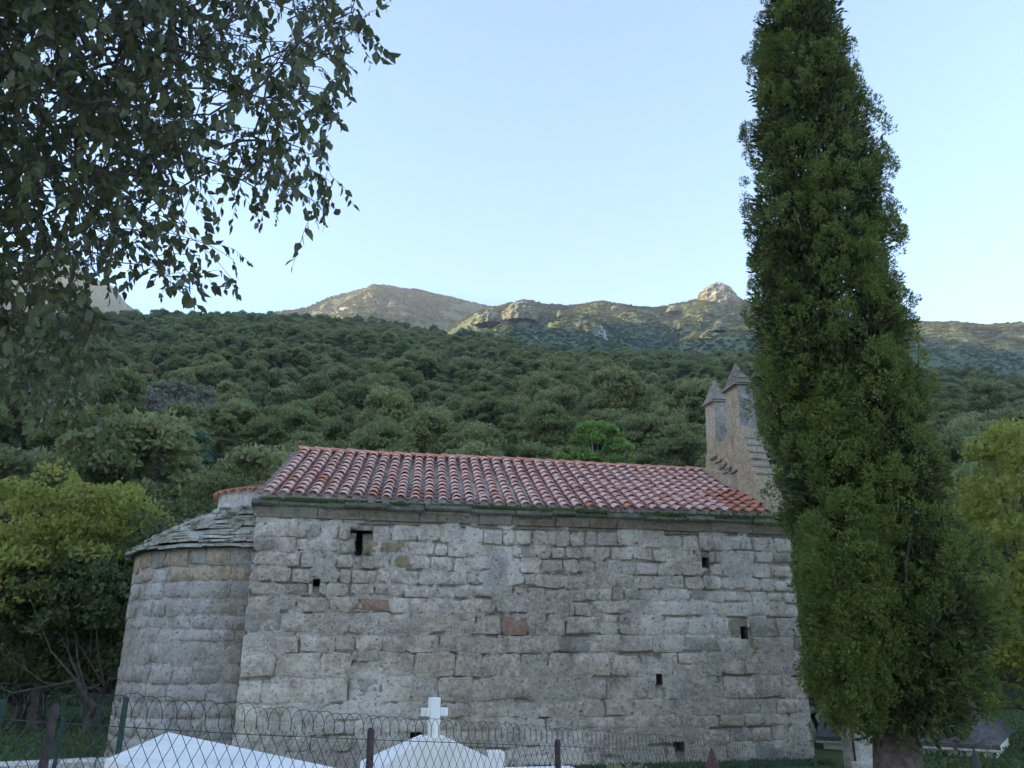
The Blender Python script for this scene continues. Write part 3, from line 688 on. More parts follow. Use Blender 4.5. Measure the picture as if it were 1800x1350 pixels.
# bell gable at the west end
gy = [(.01, 4.0), (.01, 4.30), (.03, 4.45), (.28, 4.95), (.62, 5.75), (.74, 6.15), (1.30, 6.12), (1.46, 5.98), (1.80, 6.02), (2.34, 5.90), (2.42, 5.62), (2.75, 5.58), (5.38, 4.2), (5.38, 4.0)]
X0, X1 = 9.10, 9.50; Vv = []; Ff = []
n = len(gy)
for x in (X0, X1): Vv += [(x, y, z) for y, z in gy]
Ff = [tuple(range(n)), tuple(range(2*n-1, n-1, -1))] + [(k, n+k, n+(k+1) % n, (k+1) % n) for k in range(n)]
bell = build('bell_gable', Vv, Ff, M['plaster'], chapel)
bv = bell.modifiers.new('soft', 'BEVEL'); bv.width = .03; bv.segments = 2
def pier(y0, y1, z0, z1, mat_s):
    mb = MB(); nz_ = 14; r_ = random.Random(int(y0 * 100))
    V = []; F = []
    ring = 24
    for j in range(nz_):
        v = j / (nz_ - 1); z = z0 + (z1 - z0) * v; tp = .035 * v
        P = [(X0 + .01 + tp, y1 - tp), (X0 + .01 + tp, y0 + tp), (X1 - .01 - tp, y0 + tp), (X1 - .01 - tp, y1 - tp)]
        for s in range(4):
            a, b = P[s], P[(s+1) % 4]
            for q in range(6):
                t_ = q / 6; x, y = a[0] + (b[0]-a[0]) * t_, a[1] + (b[1]-a[1]) * t_; k = .014 * fbm(x * 5, y * 5, z * 5 + y0)
                V.append((x + k, y + k, z))
    for j in range(nz_ - 1):
        for i in range(ring): F.append((j*ring+i, j*ring+(i+1) % ring, (j+1)*ring+(i+1) % ring, (j+1)*ring+i))
    F.append(tuple(range((nz_-1)*ring, nz_*ring)))
    m = mesh('bell_pier', V, F, [M['plaster'], mat_s])
    for p in m.polygons:
        if p.normal.y < -.6 or p.normal.y > .6: p.material_index = 1
    po = obj('bell_pier', m, bell)
    # courses of the pyramid cap
    nc_ = 10; cx, cy = (X0 + X1) / 2, (y0 + y1) / 2; hx, hy = (X1 - X0) / 2 + .012, (y1 - y0) / 2 + .012
    for k in range(nc_):
        v = k / nc_; s = 1 - v * .86; h_ = .046; z = z1 - .01 + k * .047; mb = MB(); jx, jy = r_.uniform(-.015, .015), r_.uniform(-.015, .015)
        a, b = hx * s * r_.uniform(.95, 1.05), hy * s * r_.uniform(.95, 1.05)
        if k == 0: a += .012; b += .012; h_ = .03
        pr = []
        for zq, sc in ((0, 1.), (h_, .93)):
            for q in range(8):
                cxq = [-1, 0, 1, 1, 1, 0, -1, -1][q]; cyq = [-1, -1, -1, 0, 1, 1, 1, 0][q]
                pr.append((cx + jx + cxq * a * sc * r_.uniform(.92, 1.05), cy + jy + cyq * b * sc * r_.uniform(.92, 1.05), z + zq + r_.uniform(-.006, .006)))
        build('cap_slate', pr, [tuple(range(8))[::-1], tuple(range(8, 16))] + [(q, (q+1) % 8, 8+(q+1) % 8, 8+q) for q in range(8)], M['cap_slate'], bell)
    mb = MB(); mb.tube([(cx, cy, z1 + .43), (cx + .01, cy, z1 + .50), (cx, cy, z1 + .545)], [.055, .05, .03], 7); mb.build('cap_finial', M['cap_slate'], bell)
pier(1.80, 2.30, 5.85, 6.98, M['stone_warm']); pier(.72, 1.31, 6.05, 7.0, M['grey_side'])  # near pier's sides are greyed, their shade put into the colour
for (y, z, k) in ((1.95, 5.70, 0), (1.75, 5.58, 1), (1.55, 5.46, 2), (1.35, 5.33, 3), (1.15, 5.22, 4), (1.62, 5.42, 5), (1.42, 5.28, 6)):   # exposed flat stones above the roof line
    mb = MB(); a = rs.uniform(.1, .16); mb.box(X0 - .035 - rs.uniform(0, .02), X0 + .1, y - a, y + a, z, z + .035); mb.build('flat_stone', M['cap_slate'], bell)
mb = MB()
for k in range(6): mb.box(X0 + .02, X1 + .02, .285 + k * .068, .40 + k * .068, 5.02 + k * .16, 5.05 + k * .16)
mb.build('shoulder_slates', M['grey_side'], bell)
mb = MB(); mb.tube([(8.55, YR - .1, 5.86), (9.0, YR - .25, 5.84), (9.12, YR - .3, 5.80)], .008, 5); mb.build('iron_rod', M['dark_iron'], bell)

# moss along the eave and houseleek on the slates
def tufts(name, C_, L0, per, spread, mat, r, up=1.0):
    n = len(C_) * per; c = np.repeat(np.asarray(C_), per, 0); dd = unit(r.normal(size=(n, 3)) * .8 + [0, 0, up])
    L = L0 * r.uniform(.5, 1.3, n); base = c + r.normal(size=(n, 3)) * spread * [1, 1, .25]
    return quads(name, blades(base, dd, L, L * .22, r), mat)
C_ = []
for k in range(2600):
    u = random.random(); q = fbm(u * 8, 3., 0., 4) + random.gauss(0, .12); y = random.uniform(-.175, -.06)
    if q > -.06: C_.append((.1 + u * 9.0, y, HW + .075 + (y + .17) * .45 + random.uniform(0, .012)))
mo = obj('moss', tufts('moss', C_, .026, 22, .02, M['lf_moss'], rng), cor); mo['kind'] = 'stuff'
C_ = []
for k in range(26):
    th = rad(random.uniform(-10, 92)); v = random.random() ** .8; r_ = 2.40 - 1.32 * v; C_.append((AXC - math.cos(th) * r_, AYC - math.sin(th) * r_, 3.40 + .86 * v ** .85))
ho = obj('houseleek', tufts('houseleek', C_, .055, 50, .035, M['lf_dry'], rng), aroof); ho['kind'] = 'stuff'

# ---------------------------------------------------------------- broadleaf trees near the chapel
def big_tree(name, label, base, lobes, leafm, barkm, seed, leaf=.13, nc=60, per=110, trunk_h=None, r0=.16, cr=(.35, .65), group=None, stems=1, low=-.6):
    """lobes: (dx, dy, z, rx, ry, rz) relative to the base"""
    r = np.random.default_rng(seed); t = empty(name, base); C_ = []; 
    for lb in lobes:
        k = max(6, int(nc * lb[3] * lb[5] / sum(q[3] * q[5] for q in lobes)))
        c = crown_centers(k, lb[3:], r, low) + np.array(lb[:3]); C_.append(c)
    C_ = np.concatenate(C_); Q = clump_leaves(C_, r.uniform(*cr, len(C_)), per, leaf, r)
    obj('crown', quads('crown', Q, leafm), t)
    zc = trunk_h or min(l[2] for l in lobes)
    pick = C_[r.choice(len(C_), min(len(C_), 22), replace=False)]
    for s in range(stems):
        mb = trunk_mb(zc, r0, seed + s, .35, pick[s::stems])
        if s: mb.V = [(x + .5 * math.cos(s * 2.4), y + .5 * math.sin(s * 2.4), z) for x, y, z in mb.V]
        mb.build('trunk', barkm, t)
    tag(t, label, 'tree', group); return t
def at(px, D):
    a = azel(px, 1150)[0]; x, y = D * math.sin(a), D * math.cos(a); return (x, y, height(x, y))
big_tree('deciduous_tree', 'yellow green leafy tree at the left edge behind the grass', at(85, 24), [(-.3, 0, 4.6, 2.3, 2.2, 1.9), (1.1, .3, 4.9, 1.4, 1.5, 1.4), (-2.0, -.4, 3.3, 1.8, 1.6, 1.9), (-.8, -1.0, 3.2, 1.9, 1.4, 1.5), (.6, -.6, 3.9, 1.4, 1.3, 1.3)], M['lf_lime'], M['bark'], 41, .14, 150, 130)
big_tree('evergreen_tree', 'dark leafy tree just left of the apse', at(190, 22.5), [(-.2, 0, 2.8, 1.7, 1.8, 1.6), (-.2, .8, 1.3, 1.9, 1.0, 1.1), (-2.4, .8, 1.2, 1.9, 1.0, 1.0), (-1.8, 0, 2.6, 1.6, 1.5, 1.5), (.6, 1., 4.0, 1.4, 1.5, 1.3)], M['lf_dark'], M['bark'], 42, .13, 190, 130, stems=3, r0=.09)
big_tree('evergreen_tree', 'tall olive green tree behind the apse roof', at(350, 29), [(.3, 0, 6.0, 2.2, 2.0, 2.2), (-1.9, 0, 5.0, 1.8, 1.8, 2.0), (1.8, 0, 4.6, 1.6, 1.6, 1.7), (0, 0, 3.6, 2.6, 2, 1.8)], M['lf_olive'], M['bark'], 43, .15, 120, 130, stems=2)
big_tree('shade_tree', 'shadowy tree with bare stems left of the apse foot', at(60, 26), [(-.5, 0, 2.9, 2.6, 1.6, 1.6), (2.2, .5, 2.7, 2.0, 1.6, 1.4), (-.5, .6, 1.1, 2.8, 1.2, 1.0), (2.6, .6, 1.1, 2.2, 1.2, 1.0)], M['lf_dark'], M['bark'], 44, .15, 170, 120, stems=4, r0=.09)
big_tree('bright_tree', 'bright green young tree above the middle of the tiled roof', at(1062, 58), [(0, 0, 7.7, 2.0, 2.2, 1.8), (1.7, 0, 6.6, 1.3, 1.3, 1.4), (-1.7, 0, 6.5, 1.2, 1.2, 1.3), (0, 0, 5.2, 2.2, 2, 1.8)], M['lf_bright'], M['bark_pale'], 45, .36, 60, 60)
big_tree('yellow_tree', 'yellow leaved tree right of the cypress', at(1850, 20), [(0, 0, 4.6, 1.5, 1.4, 2.0), (-.5, 0, 3.0, 1.8, 1.5, 1.8), (.4, 0, 1.9, 2.0, 1.6, 1.6), (-.2, 0, 6.0, .7, .8, .9), (-.9, .3, 1.0, 1.6, 1.2, 1.0), (-1.4, .6, 2.2, 1.0, 1, 1.0)], M['lf_yellow'], M['bark'], 46, .13, 150, 130, r0=.12)
big_tree('yellow_shrub', 'small yellow shrub just left of the bell gable', at(1226, 27), [(0, 0, 5.9, .7, .7, 1.0), (0, 0, 4.3, .9, .9, 1.3)], M['lf_yellow'], M['bark'], 47, .12, 24, 90, r0=.08)
big_tree('dark_shrub', 'dark hedge like shrub in the gap between chapel and cypress', at(1470, 19), [(0, 0, 1.2, 1.0, .8, 1.1), (1.2, 0, 1.0, 1.0, .8, 1.0), (-1.0, .8, 1.6, .9, .8, 1.3)], M['lf_dark'], M['bark'], 48, .11, 80, 110, r0=.06, stems=3)
for i, (px, D, lab) in enumerate([(235, 96, 'grey half bare tree on the hillside left of the chapel'), (190, 88, 'grey leafless tree low on the left hillside'), (300, 104, 'brownish bare tree among green oaks on the left hillside')]):
    big_tree('bare_tree', lab, at(px, D), [(0, 0, 5.2, 3.2, 3.0, 2.6)], M['lf_grey'], M['bark_pale'], 60 + i, .30, 60, 60, r0=.2)
big_tree('blue_green_tree', 'blue green tree at the foot of the left hillside', at(215, 62), [(0, 0, 4.6, 3.2, 2.6, 2.3), (2.6, 0, 3.8, 2.0, 2, 1.8)], leaf_mat('blue_green_leaf', [(.09, .15, .085), (.12, .19, .105), (.15, .21, .12)], .4), M['bark'], 66, .28, 70, 70)

# ---------------------------------------------------------------- cypress
CD = 12.9
Lft = [(1405, -190), (1375, -100), (1345, 0), (1330, 60), (1325, 130), (1315, 210), (1318, 290), (1306, 370), (1292, 450), (1304, 500), (1308, 560), (1322, 620), (1336, 700), (1342, 800), (1358, 890), (1385, 960), (1400, 1020), (1405, 1100), (1415, 1180), (1432, 1240), (1500, 1285)]
Rgt = [(1425, -190), (1455, -100), (1480, 0), (1500, 100), (1520, 170), (1556, 260), (1578, 370), (1594, 440), (1588, 500), (1618, 570), (1632, 660), (1668, 760), (1700, 860), (1738, 950), (1762, 1050), (1768, 1110), (1748, 1200), (1700, 1280), (1640, 1310)]
cyx, cyy = CD * math.sin(azel(1572, 1300)[0]), CD * math.cos(azel(1572, 1300)[0])
def prof(py):
    l = np.interp(py, [p[1] for p in Lft], [p[0] for p in Lft]); r_ = np.interp(py, [p[1] for p in Rgt], [p[0] for p in Rgt]); return l, r_
def plane_pt(px, py):        # vertical plane through the trunk, facing the camera
    d = ray(px, py); nrm = np.array([cyx, cyy, 0]) / CD; return CAM + d * CD / (d @ nrm)
tan_ = np.array([cyy, -cyx]) / CD; dep = np.array([cyx, cyy]) / CD
zs_, cs_, rs_ = [], [], []
for py in range(-185, 1300, 15):
    l, r_ = prof(py); a, b = plane_pt(l, py), plane_pt(r_, py); zs_.append((a[2] + b[2]) / 2); c = (a + b) / 2; cs_.append((c[0] - cyx) * tan_[0] + (c[1] - cyy) * tan_[1]); rs_.append(max(.06, np.linalg.norm((b - a)[:2]) / 2 + .03))
o_ = np.argsort(zs_); zs_ = np.array(zs_)[o_]; cs_ = np.array(cs_)[o_]; rs_ = np.array(rs_)[o_]
rc = np.random.default_rng(77)
def cyp_tufts(n, shell, zlo, zhi):
    z = rc.uniform(zlo, zhi, n * 3); R_ = np.interp(z, zs_, rs_); z = z[rc.random(n * 3) < R_ / rs_.max()][:n]
    R_ = np.interp(z, zs_, rs_); c = np.interp(z, zs_, cs_); th = rc.uniform(0, 2 * math.pi, len(z))
    lob = np.array([.10 * math.cos(3 * t + .5 * zz_ * .3 + 1.2) + .13 * fbm(math.cos(t) * 1.7, math.sin(t) * 1.7, zz_ * .42, 3) + .12 * fbm(math.cos(t) * 4, math.sin(t) * 4, zz_ * 1.6, 2) for t, zz_ in zip(th, z)])
    rr = R_ * (shell * (.93 + lob)) + rc.uniform(-.30, .04, len(z)); rr = np.clip(rr, .03, R_ * 1.0)
    P = np.stack([(c + rr * np.cos(th)) * tan_[0] + rr * np.sin(th) * dep[0] * .95, (c + rr * np.cos(th)) * tan_[1] + rr * np.sin(th) * dep[1] * .95, z], 1)
    out = np.stack([np.cos(th) * tan_[0] + np.sin(th) * dep[0], np.cos(th) * tan_[1] + np.sin(th) * dep[1], np.zeros(len(z))], 1)
    return P, out
def cyp_blades(P, out, per, tr, L0, up=.9):
    n = len(P) * per; c = np.repeat(P, per, 0); o = np.repeat(out, per, 0); q = unit(rc.normal(size=(n, 3)))
    tsz = np.repeat(rc.uniform(.6, 1.35, len(P)), per)[:, None]
    pos = c + q * tr * tsz * [1, 1, 1.35] * (rc.uniform(.55, 1.0, (n, 1)))
    dd = unit(q * 1.1 + o * .45 + [0, 0, up * .6] + rc.normal(size=(n, 3)) * .35); L = L0 * rc.uniform(.6, 1.3, n); return blades(pos, dd, L, L * .19, rc)
zlo, zhi = zs_.min(), zs_.max()
P1, O1 = cyp_tufts(560, 1.0, zlo, zhi); P2, O2 = cyp_tufts(2300, .74, zlo + .1, zhi - .5)
def lumps(P, O, k, R_):          # each lump carries many small tufts on its outer side
    n = len(P) * k; d_ = unit(rc.normal(size=(n, 3)) + np.repeat(O, k, 0) * .55 + [0, 0, .35]); sz = np.repeat(rc.uniform(.65, 1.35, len(P)), k)[:, None]
    return np.repeat(P - O * .10, k, 0) + d_ * R_ * sz * [1, 1, 1.5], unit(d_ + np.repeat(O, k, 0) * .3)
P1, O1 = lumps(P1, O1, 13, .22)
# the separate lobe that climbs up the front left side
P3_, O3 = [], []
for k in range(150):
    py = rc.uniform(700, 1255); u = (py - 700) / 555; x0 = np.interp(py, [700, 760, 860, 1000, 1200, 1255], [1430, 1418, 1425, 1412, 1425, 1460]); x1 = np.interp(py, [700, 760, 860, 1000, 1200, 1255], [1508, 1530, 1560, 1572, 1570, 1540])
    a, b = plane_pt(x0, py), plane_pt(x1, py); c = (a + b) / 2; R_ = np.linalg.norm((b - a)[:2]) / 2; th = rc.uniform(-math.pi, 0) if rc.random() < .85 else rc.uniform(0, math.pi)
    fr = np.interp(py, [700, 800, 1000, 1255], [.45, .75, .9, .75]); R2 = R_ * (.9 + .2 * fbm(math.cos(th) * 2, math.sin(th) * 2, c[2] * .8, 3))
    cc = np.array([c[0] - cyx, c[1] - cyy]) - dep * fr; P3_.append((cc[0] + R2 * (math.cos(th) * tan_[0] + math.sin(th) * dep[0]), cc[1] + R2 * (math.cos(th) * tan_[1] + math.sin(th) * dep[1]), c[2])); O3.append((math.cos(th) * tan_[0] + math.sin(th) * dep[0], math.cos(th) * tan_[1] + math.sin(th) * dep[1], 0))
P3_, O3 = lumps(np.array(P3_), np.array(O3), 11, .18)
cyp = empty('cypress', (cyx, cyy, 0)); tag(cyp, 'very tall dark green cypress with thick trunk standing at the chapel corner', 'tree')
Q = np.concatenate([cyp_blades(P1, O1, 52, .062, .045), cyp_blades(P3_, O3, 52, .06, .045)])
obj('crown', quads('crown', Q, M['lf_cyp']), cyp)
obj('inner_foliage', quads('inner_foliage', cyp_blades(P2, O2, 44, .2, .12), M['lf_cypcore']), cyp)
mb = MB(); mb.tube([(0, 0, -.2), (.0, 0, .25), (.02, 0, .7), (-.03, .02, 1.6), (-.1, .02, 5), (tan_[0] * np.interp(9, zs_, cs_), tan_[1] * np.interp(9, zs_, cs_), 9), (tan_[0] * cs_[-1], tan_[1] * cs_[-1], zhi - .6)], [.40, .32, .29, .27, .2, .1, .03], 14)
for k in range(40):
    a = rs.uniform(0, 6.28); z = rs.uniform(1.0, 8.5); R_ = float(np.interp(z + 1, zs_, rs_)) * .8; c = float(np.interp(z + 1, zs_, cs_))
    p = Vector((tan_[0] * c, tan_[1] * c, z)); q = p + Vector((math.cos(a) * R_, math.sin(a) * R_, 1.0)); mb.tube([p, p.lerp(q, .5) + Vector((0, 0, -.2)), q], [.05, .035, .012], 5)
mb.build('trunk', M['bark_cypress'], cyp, True)
# dead twigs poking out of the left side
mb = MB()
for (x, y, x2, y2) in ((1395, 965, 1372, 940), (1402, 1000, 1385, 975), (1412, 900, 1392, 890), (1415, 1180, 1400, 1170), (1420, 1235, 1402, 1215)):
    a, b = plane_pt(x + 30, y + 8), plane_pt(x2 + 6, y2); mb.tube([np.array(a) - [cyx, cyy, 0], (np.array(a) + b) / 2 - [cyx, cyy, 0] + [0, 0, .03], np.array(b) - [cyx, cyy, 0]], [.012, .009, .004], 4)
mb.build('dead_twigs', M['bark_pale'], cyp)

# ---------------------------------------------------------------- tombs, walls and fences
def tomb_box(t, x0, x1, y0, y1, z0, z1, mat, name): mb = MB(); mb.box(x0, x1, y0, y1, z0, z1); o = mb.build(name, mat, t); b = o.modifiers.new('b', 'BEVEL'); b.width = .012; b.segments = 2; return o
# sloped white lid on the left
A_, B_, C2 = rng_at(185, 1335, 5.6), rng_at(295, 1287, 6.7), rng_at(600, 1352, 5.2)
D_ = A_ + (C2 - B_)
t = empty('tomb', (A_[0] + .9, A_[1] + .4, 0)); tag(t, 'white tomb with broad sloping lid beside the apse foot', 'tomb')
o0 = np.array(t.location); dn = np.array([0, 0, -.07]); c4 = [A_ - o0, B_ - o0, C2 - o0, D_ - o0]
build('lid', c4 + [c + dn for c in c4], [(0, 3, 2, 1), (4, 5, 6, 7), (0, 1, 5, 4), (1, 2, 6, 5), (2, 3, 7, 6), (3, 0, 4, 7)], M['white'], t)
ct = sum(c4) / 4; in4 = [ct + (c - ct) * .95 + dn * .9 for c in c4]; bt = [np.array([c[0], c[1], -.02]) for c in in4]
build('chest', in4 + bt, [(0, 1, 5, 4), (1, 2, 6, 5), (2, 3, 7, 6), (3, 0, 4, 7), (4, 5, 6, 7)], M['terracotta'], t)
# gabled tomb with cross: gable end towards the camera
TD = 7.2; ap = rng_at(762, 1290, TD); az_ = azel(762, 1290)[0]
t = empty('tomb', (ap[0], ap[1], 0), -az_ + rad(4)); tag(t, 'white gabled tomb topped with a small cross in front of the chapel wall', 'tomb')
za = ap[2]; S = TD / FPX
pr = [(-.66, za - .36), (-.60, za - .36), (-.08, za - .02), (.08, za - .02), (.46, za - .19), (.46, za - .14), (.58, za - .14), (.58, za - .36), (.58, -.02), (-.66, -.02)]; n = len(pr)
Vv = [(x, -.10, z) for x, z in pr] + [(x, .12, z) for x, z in pr]
build('gable_front', Vv, [tuple(range(n)), tuple(range(2*n-1, n-1, -1))] + [(k, n+k, n+(k+1) % n, (k+1) % n) for k in range(n)], M['white'], t)
tomb_box(t, -.56, .56, .12, 1.9, -.02, za - .40, M['white'], 'vault')
build('vault_roof', [(-.6, .12, za - .40), (.6, .12, za - .40), (.6, 1.9, za - .40), (-.6, 1.9, za - .40), (0, .12, za - .16), (0, 1.9, za - .16)], [(0, 4, 5, 3), (1, 2, 5, 4), (0, 1, 4), (2, 3, 5), (0, 3, 2, 1)], M['white'], t)
tomb_box(t, .57, 1.3, -.14, .6, -.02, za - .33, M['white'], 'side_slab'); tomb_box(t, -.75, .75, -.16, -.101, -.02, za - .34, M['white'], 'plinth')
mb = MB(); mb.box(-.043, .043, -.04, .04, za - .03, za + .28); mb.box(-.110, -.0435, -.037, .037, za + .135, za + .20); mb.box(.0435, .110, -.037, .037, za + .135, za + .20)
cr_ = mb.build('cross', M['cross'], t); cr_.location = (0, 0, 0); cr_.rotation_euler = (0, 0, rad(12)); b = cr_.modifiers.new('b', 'BEVEL'); b.width = .006; b.segments = 2
# outbuilding right of the cypress
p = rng_at(1672, 1335, 17.5); t = empty('outbuilding', (p[0], p[1], 0), -azel(1672, 1300)[0] - rad(8)); tag(t, 'low white walled hut with lichen covered roof behind the cypress', 'hut')
tomb_box(t, -2.2, .72, 0, 2.6, -.1, .22, M['white'], 'wall')
build('roof', [(-2.3, -.12, .22), (.82, -.12, .22), (.45, 1.1, 1.0), (-2.3, 1.1, 1.0), (-2.3, 2.7, .25), (.82, 2.7, .25), (-2.3, -.12, .14), (.82, -.12, .14)], [(0, 1, 2, 3), (3, 2, 5, 4), (0, 6, 7, 1), (1, 5, 2)], M['stone_dark'], t)
tomb_box(t, -2.3, .83, -.13, -.02, .10, .145, M['pale_plaster'], 'eave_board')
for i, (px, D, h, lab) in enumerate([(1492, 15.0, .95, 'grey timber post left of the cypress trunk'), (1508, 15.3, .80, 'brown shorter post beside the cypress trunk')]):
    p = rng_at(px, 1340, D); t = empty('wooden_post', (p[0], p[1], 0)); mb = MB(); mb.tube([(0, 0, -.2), (.01, 0, .5), (0, .01, h)], [.085, .08, .07], 8); mb.build('shaft', M['bark_pale' if i == 0 else 'bark'], t); tag(t, lab, 'post', 'posts by the cypress')
    mb = MB(); mb.tube([(0, .01, h), (0, .01, h + .03)], [.085, .06], 8); mb.build('top', M['bark'], t)
p = rng_at(1524, 1330, 14.6); t = empty('headstone', (p[0], p[1], 0), .3); tag(t, 'pale upright headstone left of the cypress trunk', 'headstone'); tomb_box(t, -.16, .16, -.06, .06, -.1, 1.02, M['pale_plaster'], 'slab'); tomb_box(t, -.22, .22, -.12, .12, -.1, .14, M['pale_plaster'], 'foot')
# retaining wall left with coping
p0, p1 = rng_at(-260, 1352, 9.6), rng_at(192, 1337, 9.4); d_ = p1 - p0; ln = math.hypot(d_[0], d_[1])
t = empty('low_wall', (p0[0], p0[1], 0), math.atan2(d_[1], d_[0])); tag(t, 'low rubble wall with pale coping at the left edge of the grass', 'wall'); zt = p1[2]
mb = MB(); mb.box(0, ln, 0, .3, -.1, zt - .055); bw = mb.build('core', M['mortar'], t); x = 0
while x < ln:
    w_ = rs.uniform(.6, 1.1); mb = MB(); mb.box(x + .005, min(ln, x + w_) - .005, -.05, .36, zt - .054, zt + rs.uniform(-.004, .006)); mb.build('coping_stone', M['pale_plaster'], t); x += w_
for x, z, w_, h, row, up in stone_rows(-.02, zt - .08, 0.02, ln - .02, .0):
    Vv, Ff = stone_geo(outline(w_ - .02, h - .02, .5, rs), .02, rs); build('stone', [(a + x + w_ / 2, -b, c + z + h / 2) for a, b, c in Vv], Ff, M['stone'], bw, True)

# fences of green chain link with looped top
def fence(pts, ground, cell, rw, label, posts, loops=True, seed=1, sag=.0):
    """pts: top line points; builds one fence thing"""
    t = empty('wire_fence', (pts[0][0], pts[0][1], 0)); tag(t, label, 'fence', 'cemetery fences'); o0 = np.array([pts[0][0], pts[0][1], 0])
    P = np.array(pts) - o0; s = np.concatenate([[0], np.cumsum(np.linalg.norm(np.diff(P[:, :2], axis=0), axis=1))])
    tp = lambda q: np.array([np.interp(q, s, P[:, k]) for k in range(3)]); Lf = s[-1]; r_ = random.Random(seed)
    mb = MB(); H_ = 1.05
    wob = lambda q, h: .012 * fbm(q * 1.3, h * 2, seed, 2)
    def pt(q, h):                # h below the top
        a = tp(q); return (a[0] + wob(q, h), a[1] + wob(q + 9, h), max(.01, a[2] - h))
    k = 0; q = -H_
    while q < Lf:
        for sg in (1, -1):
            A = []
            for j in range(5):
                h = H_ * j / 4; x = q + (h * .62 if sg > 0 else (H_ - h) * .62)
                if 0 <= x <= Lf: A.append(pt(x, h))
            if len(A) > 1: mb.tube(A, rw, 3, False)
        q += cell
    if loops:
        q = 0
        while q < Lf - cell * 2:
            A = []; wl = cell * 1.75; hl = cell * r_.uniform(1.35, 1.6)
            for j in range(9):
                a = math.pi * j / 8; x = q + wl / 2 - math.cos(a) * wl / 2; c = tp(min(Lf, x)); A.append((c[0] + wob(x, 1) + .008 * (-1 if j < 4 else 1), c[1] + wob(x, 2), c[2] + math.sin(a) ** .7 * hl))
            mb.tube(A, rw, 3, False); q += cell
    wm = mb.build('wire_mesh', M['wire'], t); wm['kind'] = 'stuff'
    mb = MB(); A = [pt(Lf * j / 30, .02) for j in range(31)]; mb.tube(A, rw * 1.5, 4); mb.build('tension_wire', M['wire'], t)
    for (x, y, z, rp, mk, lean) in posts:
        m2 = MB(); b_ = np.array([x, y, 0]) - o0; m2.tube([(b_[0] - lean, b_[1], -.2), (b_[0] - lean * .5, b_[1], z / 2), (b_[0], b_[1], z), (b_[0], b_[1], z + .01)], [rp, rp, rp, rp * .5], 8); m2.build('post', M[mk], t)
    return t
def fpt(px, py, m=2.9, vp=1930):
    a = azel(px, py)[0]; av = math.atan((vp - 900) * math.cos(PITCH) / FPX); D = m / math.sin(av - a); return rng_at(px, py, D)
tops = [(-140, 1243), (95, 1258), (222, 1268), (430, 1281), (650, 1292), (980, 1306), (1200, 1316), (1330, 1330), (1420, 1343)]
FP = [fpt(*q) for q in tops]
posts = []
for px, py, rp, mk, ln in ((97, 1243, .015, 'post_rust', .05), (652, 1283, .017, 'post_rust', -.02), (980, 1302, .018, 'post_rust', 0.)):
    q = fpt(px, py); posts.append((q[0], q[1], q[2], rp, mk, ln))
fence(FP, 0, .062, .0015, 'dark chain link fence with looped top in front of the white tombs', posts, True, 1)
B1, B2 = rng_at(-200, 1236, 9.2), rng_at(224, 1240, 9.0)
posts = [(*rng_at(222, 1226, 9.0), .028, 'post_green', 0.), (*rng_at(5, 1232, 9.1), .028, 'post_green', 0.), (*rng_at(112, 1262, 9.05), .02, 'post_green', 0.03)]
fence([B1, B2], 0, .06, .0016, 'fine green wire fence along the grass left of the apse', posts, True, 2)
B1, B2 = rng_at(1290, 1340, 12.6), rng_at(1435, 1338, 12.3)
fence([B1, B2], 0, .06, .003, 'pale green wire fence at the foot of the chapel right corner', [(*rng_at(1432, 1330, 12.3), .02, 'post_green', 0.)], False, 3)
for px, py, mk, lab in ((1250, 1314, 'rust_red', 'red rusty pointed iron stake before the chapel wall'), (1711, 1312, 'dark_iron', 'dark pointed iron stake in front of the white hut')):
    q = rng_at(px, py, 8.0); t = empty('iron_stake', (q[0], q[1], 0)); tag(t, lab, 'stake', 'pointed iron stakes')
    mb = MB(); mb.tube([(0, 0, -.2), (0, 0, q[2] - .2)], .02, 6); mb.build('shaft', M[mk], t)
    mb = MB(); mb.tube([(0, 0, q[2] - .26), (0, 0, q[2] - .2), (0, 0, q[2] - .1), (0, 0, q[2])], [.03, .075, .045, .004] if px < 1500 else [.02, .04, .025, .003], 8); mb.build('point', M[mk], t)
# dried bush in front of the wall, grass
q = rng_at(1110, 1345, 9.5); Cc = [(q[0] + random.uniform(-.3, .3), q[1] + random.uniform(-.2, .2), q[2] - random.uniform(0, .55)) for _ in range(60)]
Cc = [(a, b, c - .06) for a, b, c in Cc]; b = obj('dried_bush', tufts('dried_bush', Cc, .10, 40, .05, leaf_mat('dry_flower', [(.30, .28, .16), (.22, .24, .12), (.42, .38, .2)], .3), rng)); tag(b, 'pale dried flower bush before the middle of the chapel wall', 'bush')
Cg = []
for k in range(26000):
    x, y = random.uniform(-17, 22), random.uniform(9.8, 32)
    px, py = proj((x, y, 0))
    if -80 < px < 420 or 1590 < px < 1880: Cg.append((x, y, height(x, y)))
gr = obj('grass', tufts('grass', Cg, .09, 9, .09, M['lf_grass'], rng, 1.2)); tag(gr, 'mown green grass on both sides of the chapel', 'grass', kind='stuff')
Cg = [(-4.1 + 9.6 * u * math.cos(PHI) + random.uniform(-.2, .1), 12.75 + 9.6 * u * math.sin(PHI) - random.uniform(0, .5), 0) for u in np.random.default_rng(3).random(900)]
gr = obj('wall_foot_weeds', tufts('wall_foot_weeds', Cg, .075, 12, .05, M['lf_grass'], rng, 1.4)); tag(gr, 'green weeds along the foot of the chapel wall', 'weeds', kind='stuff')

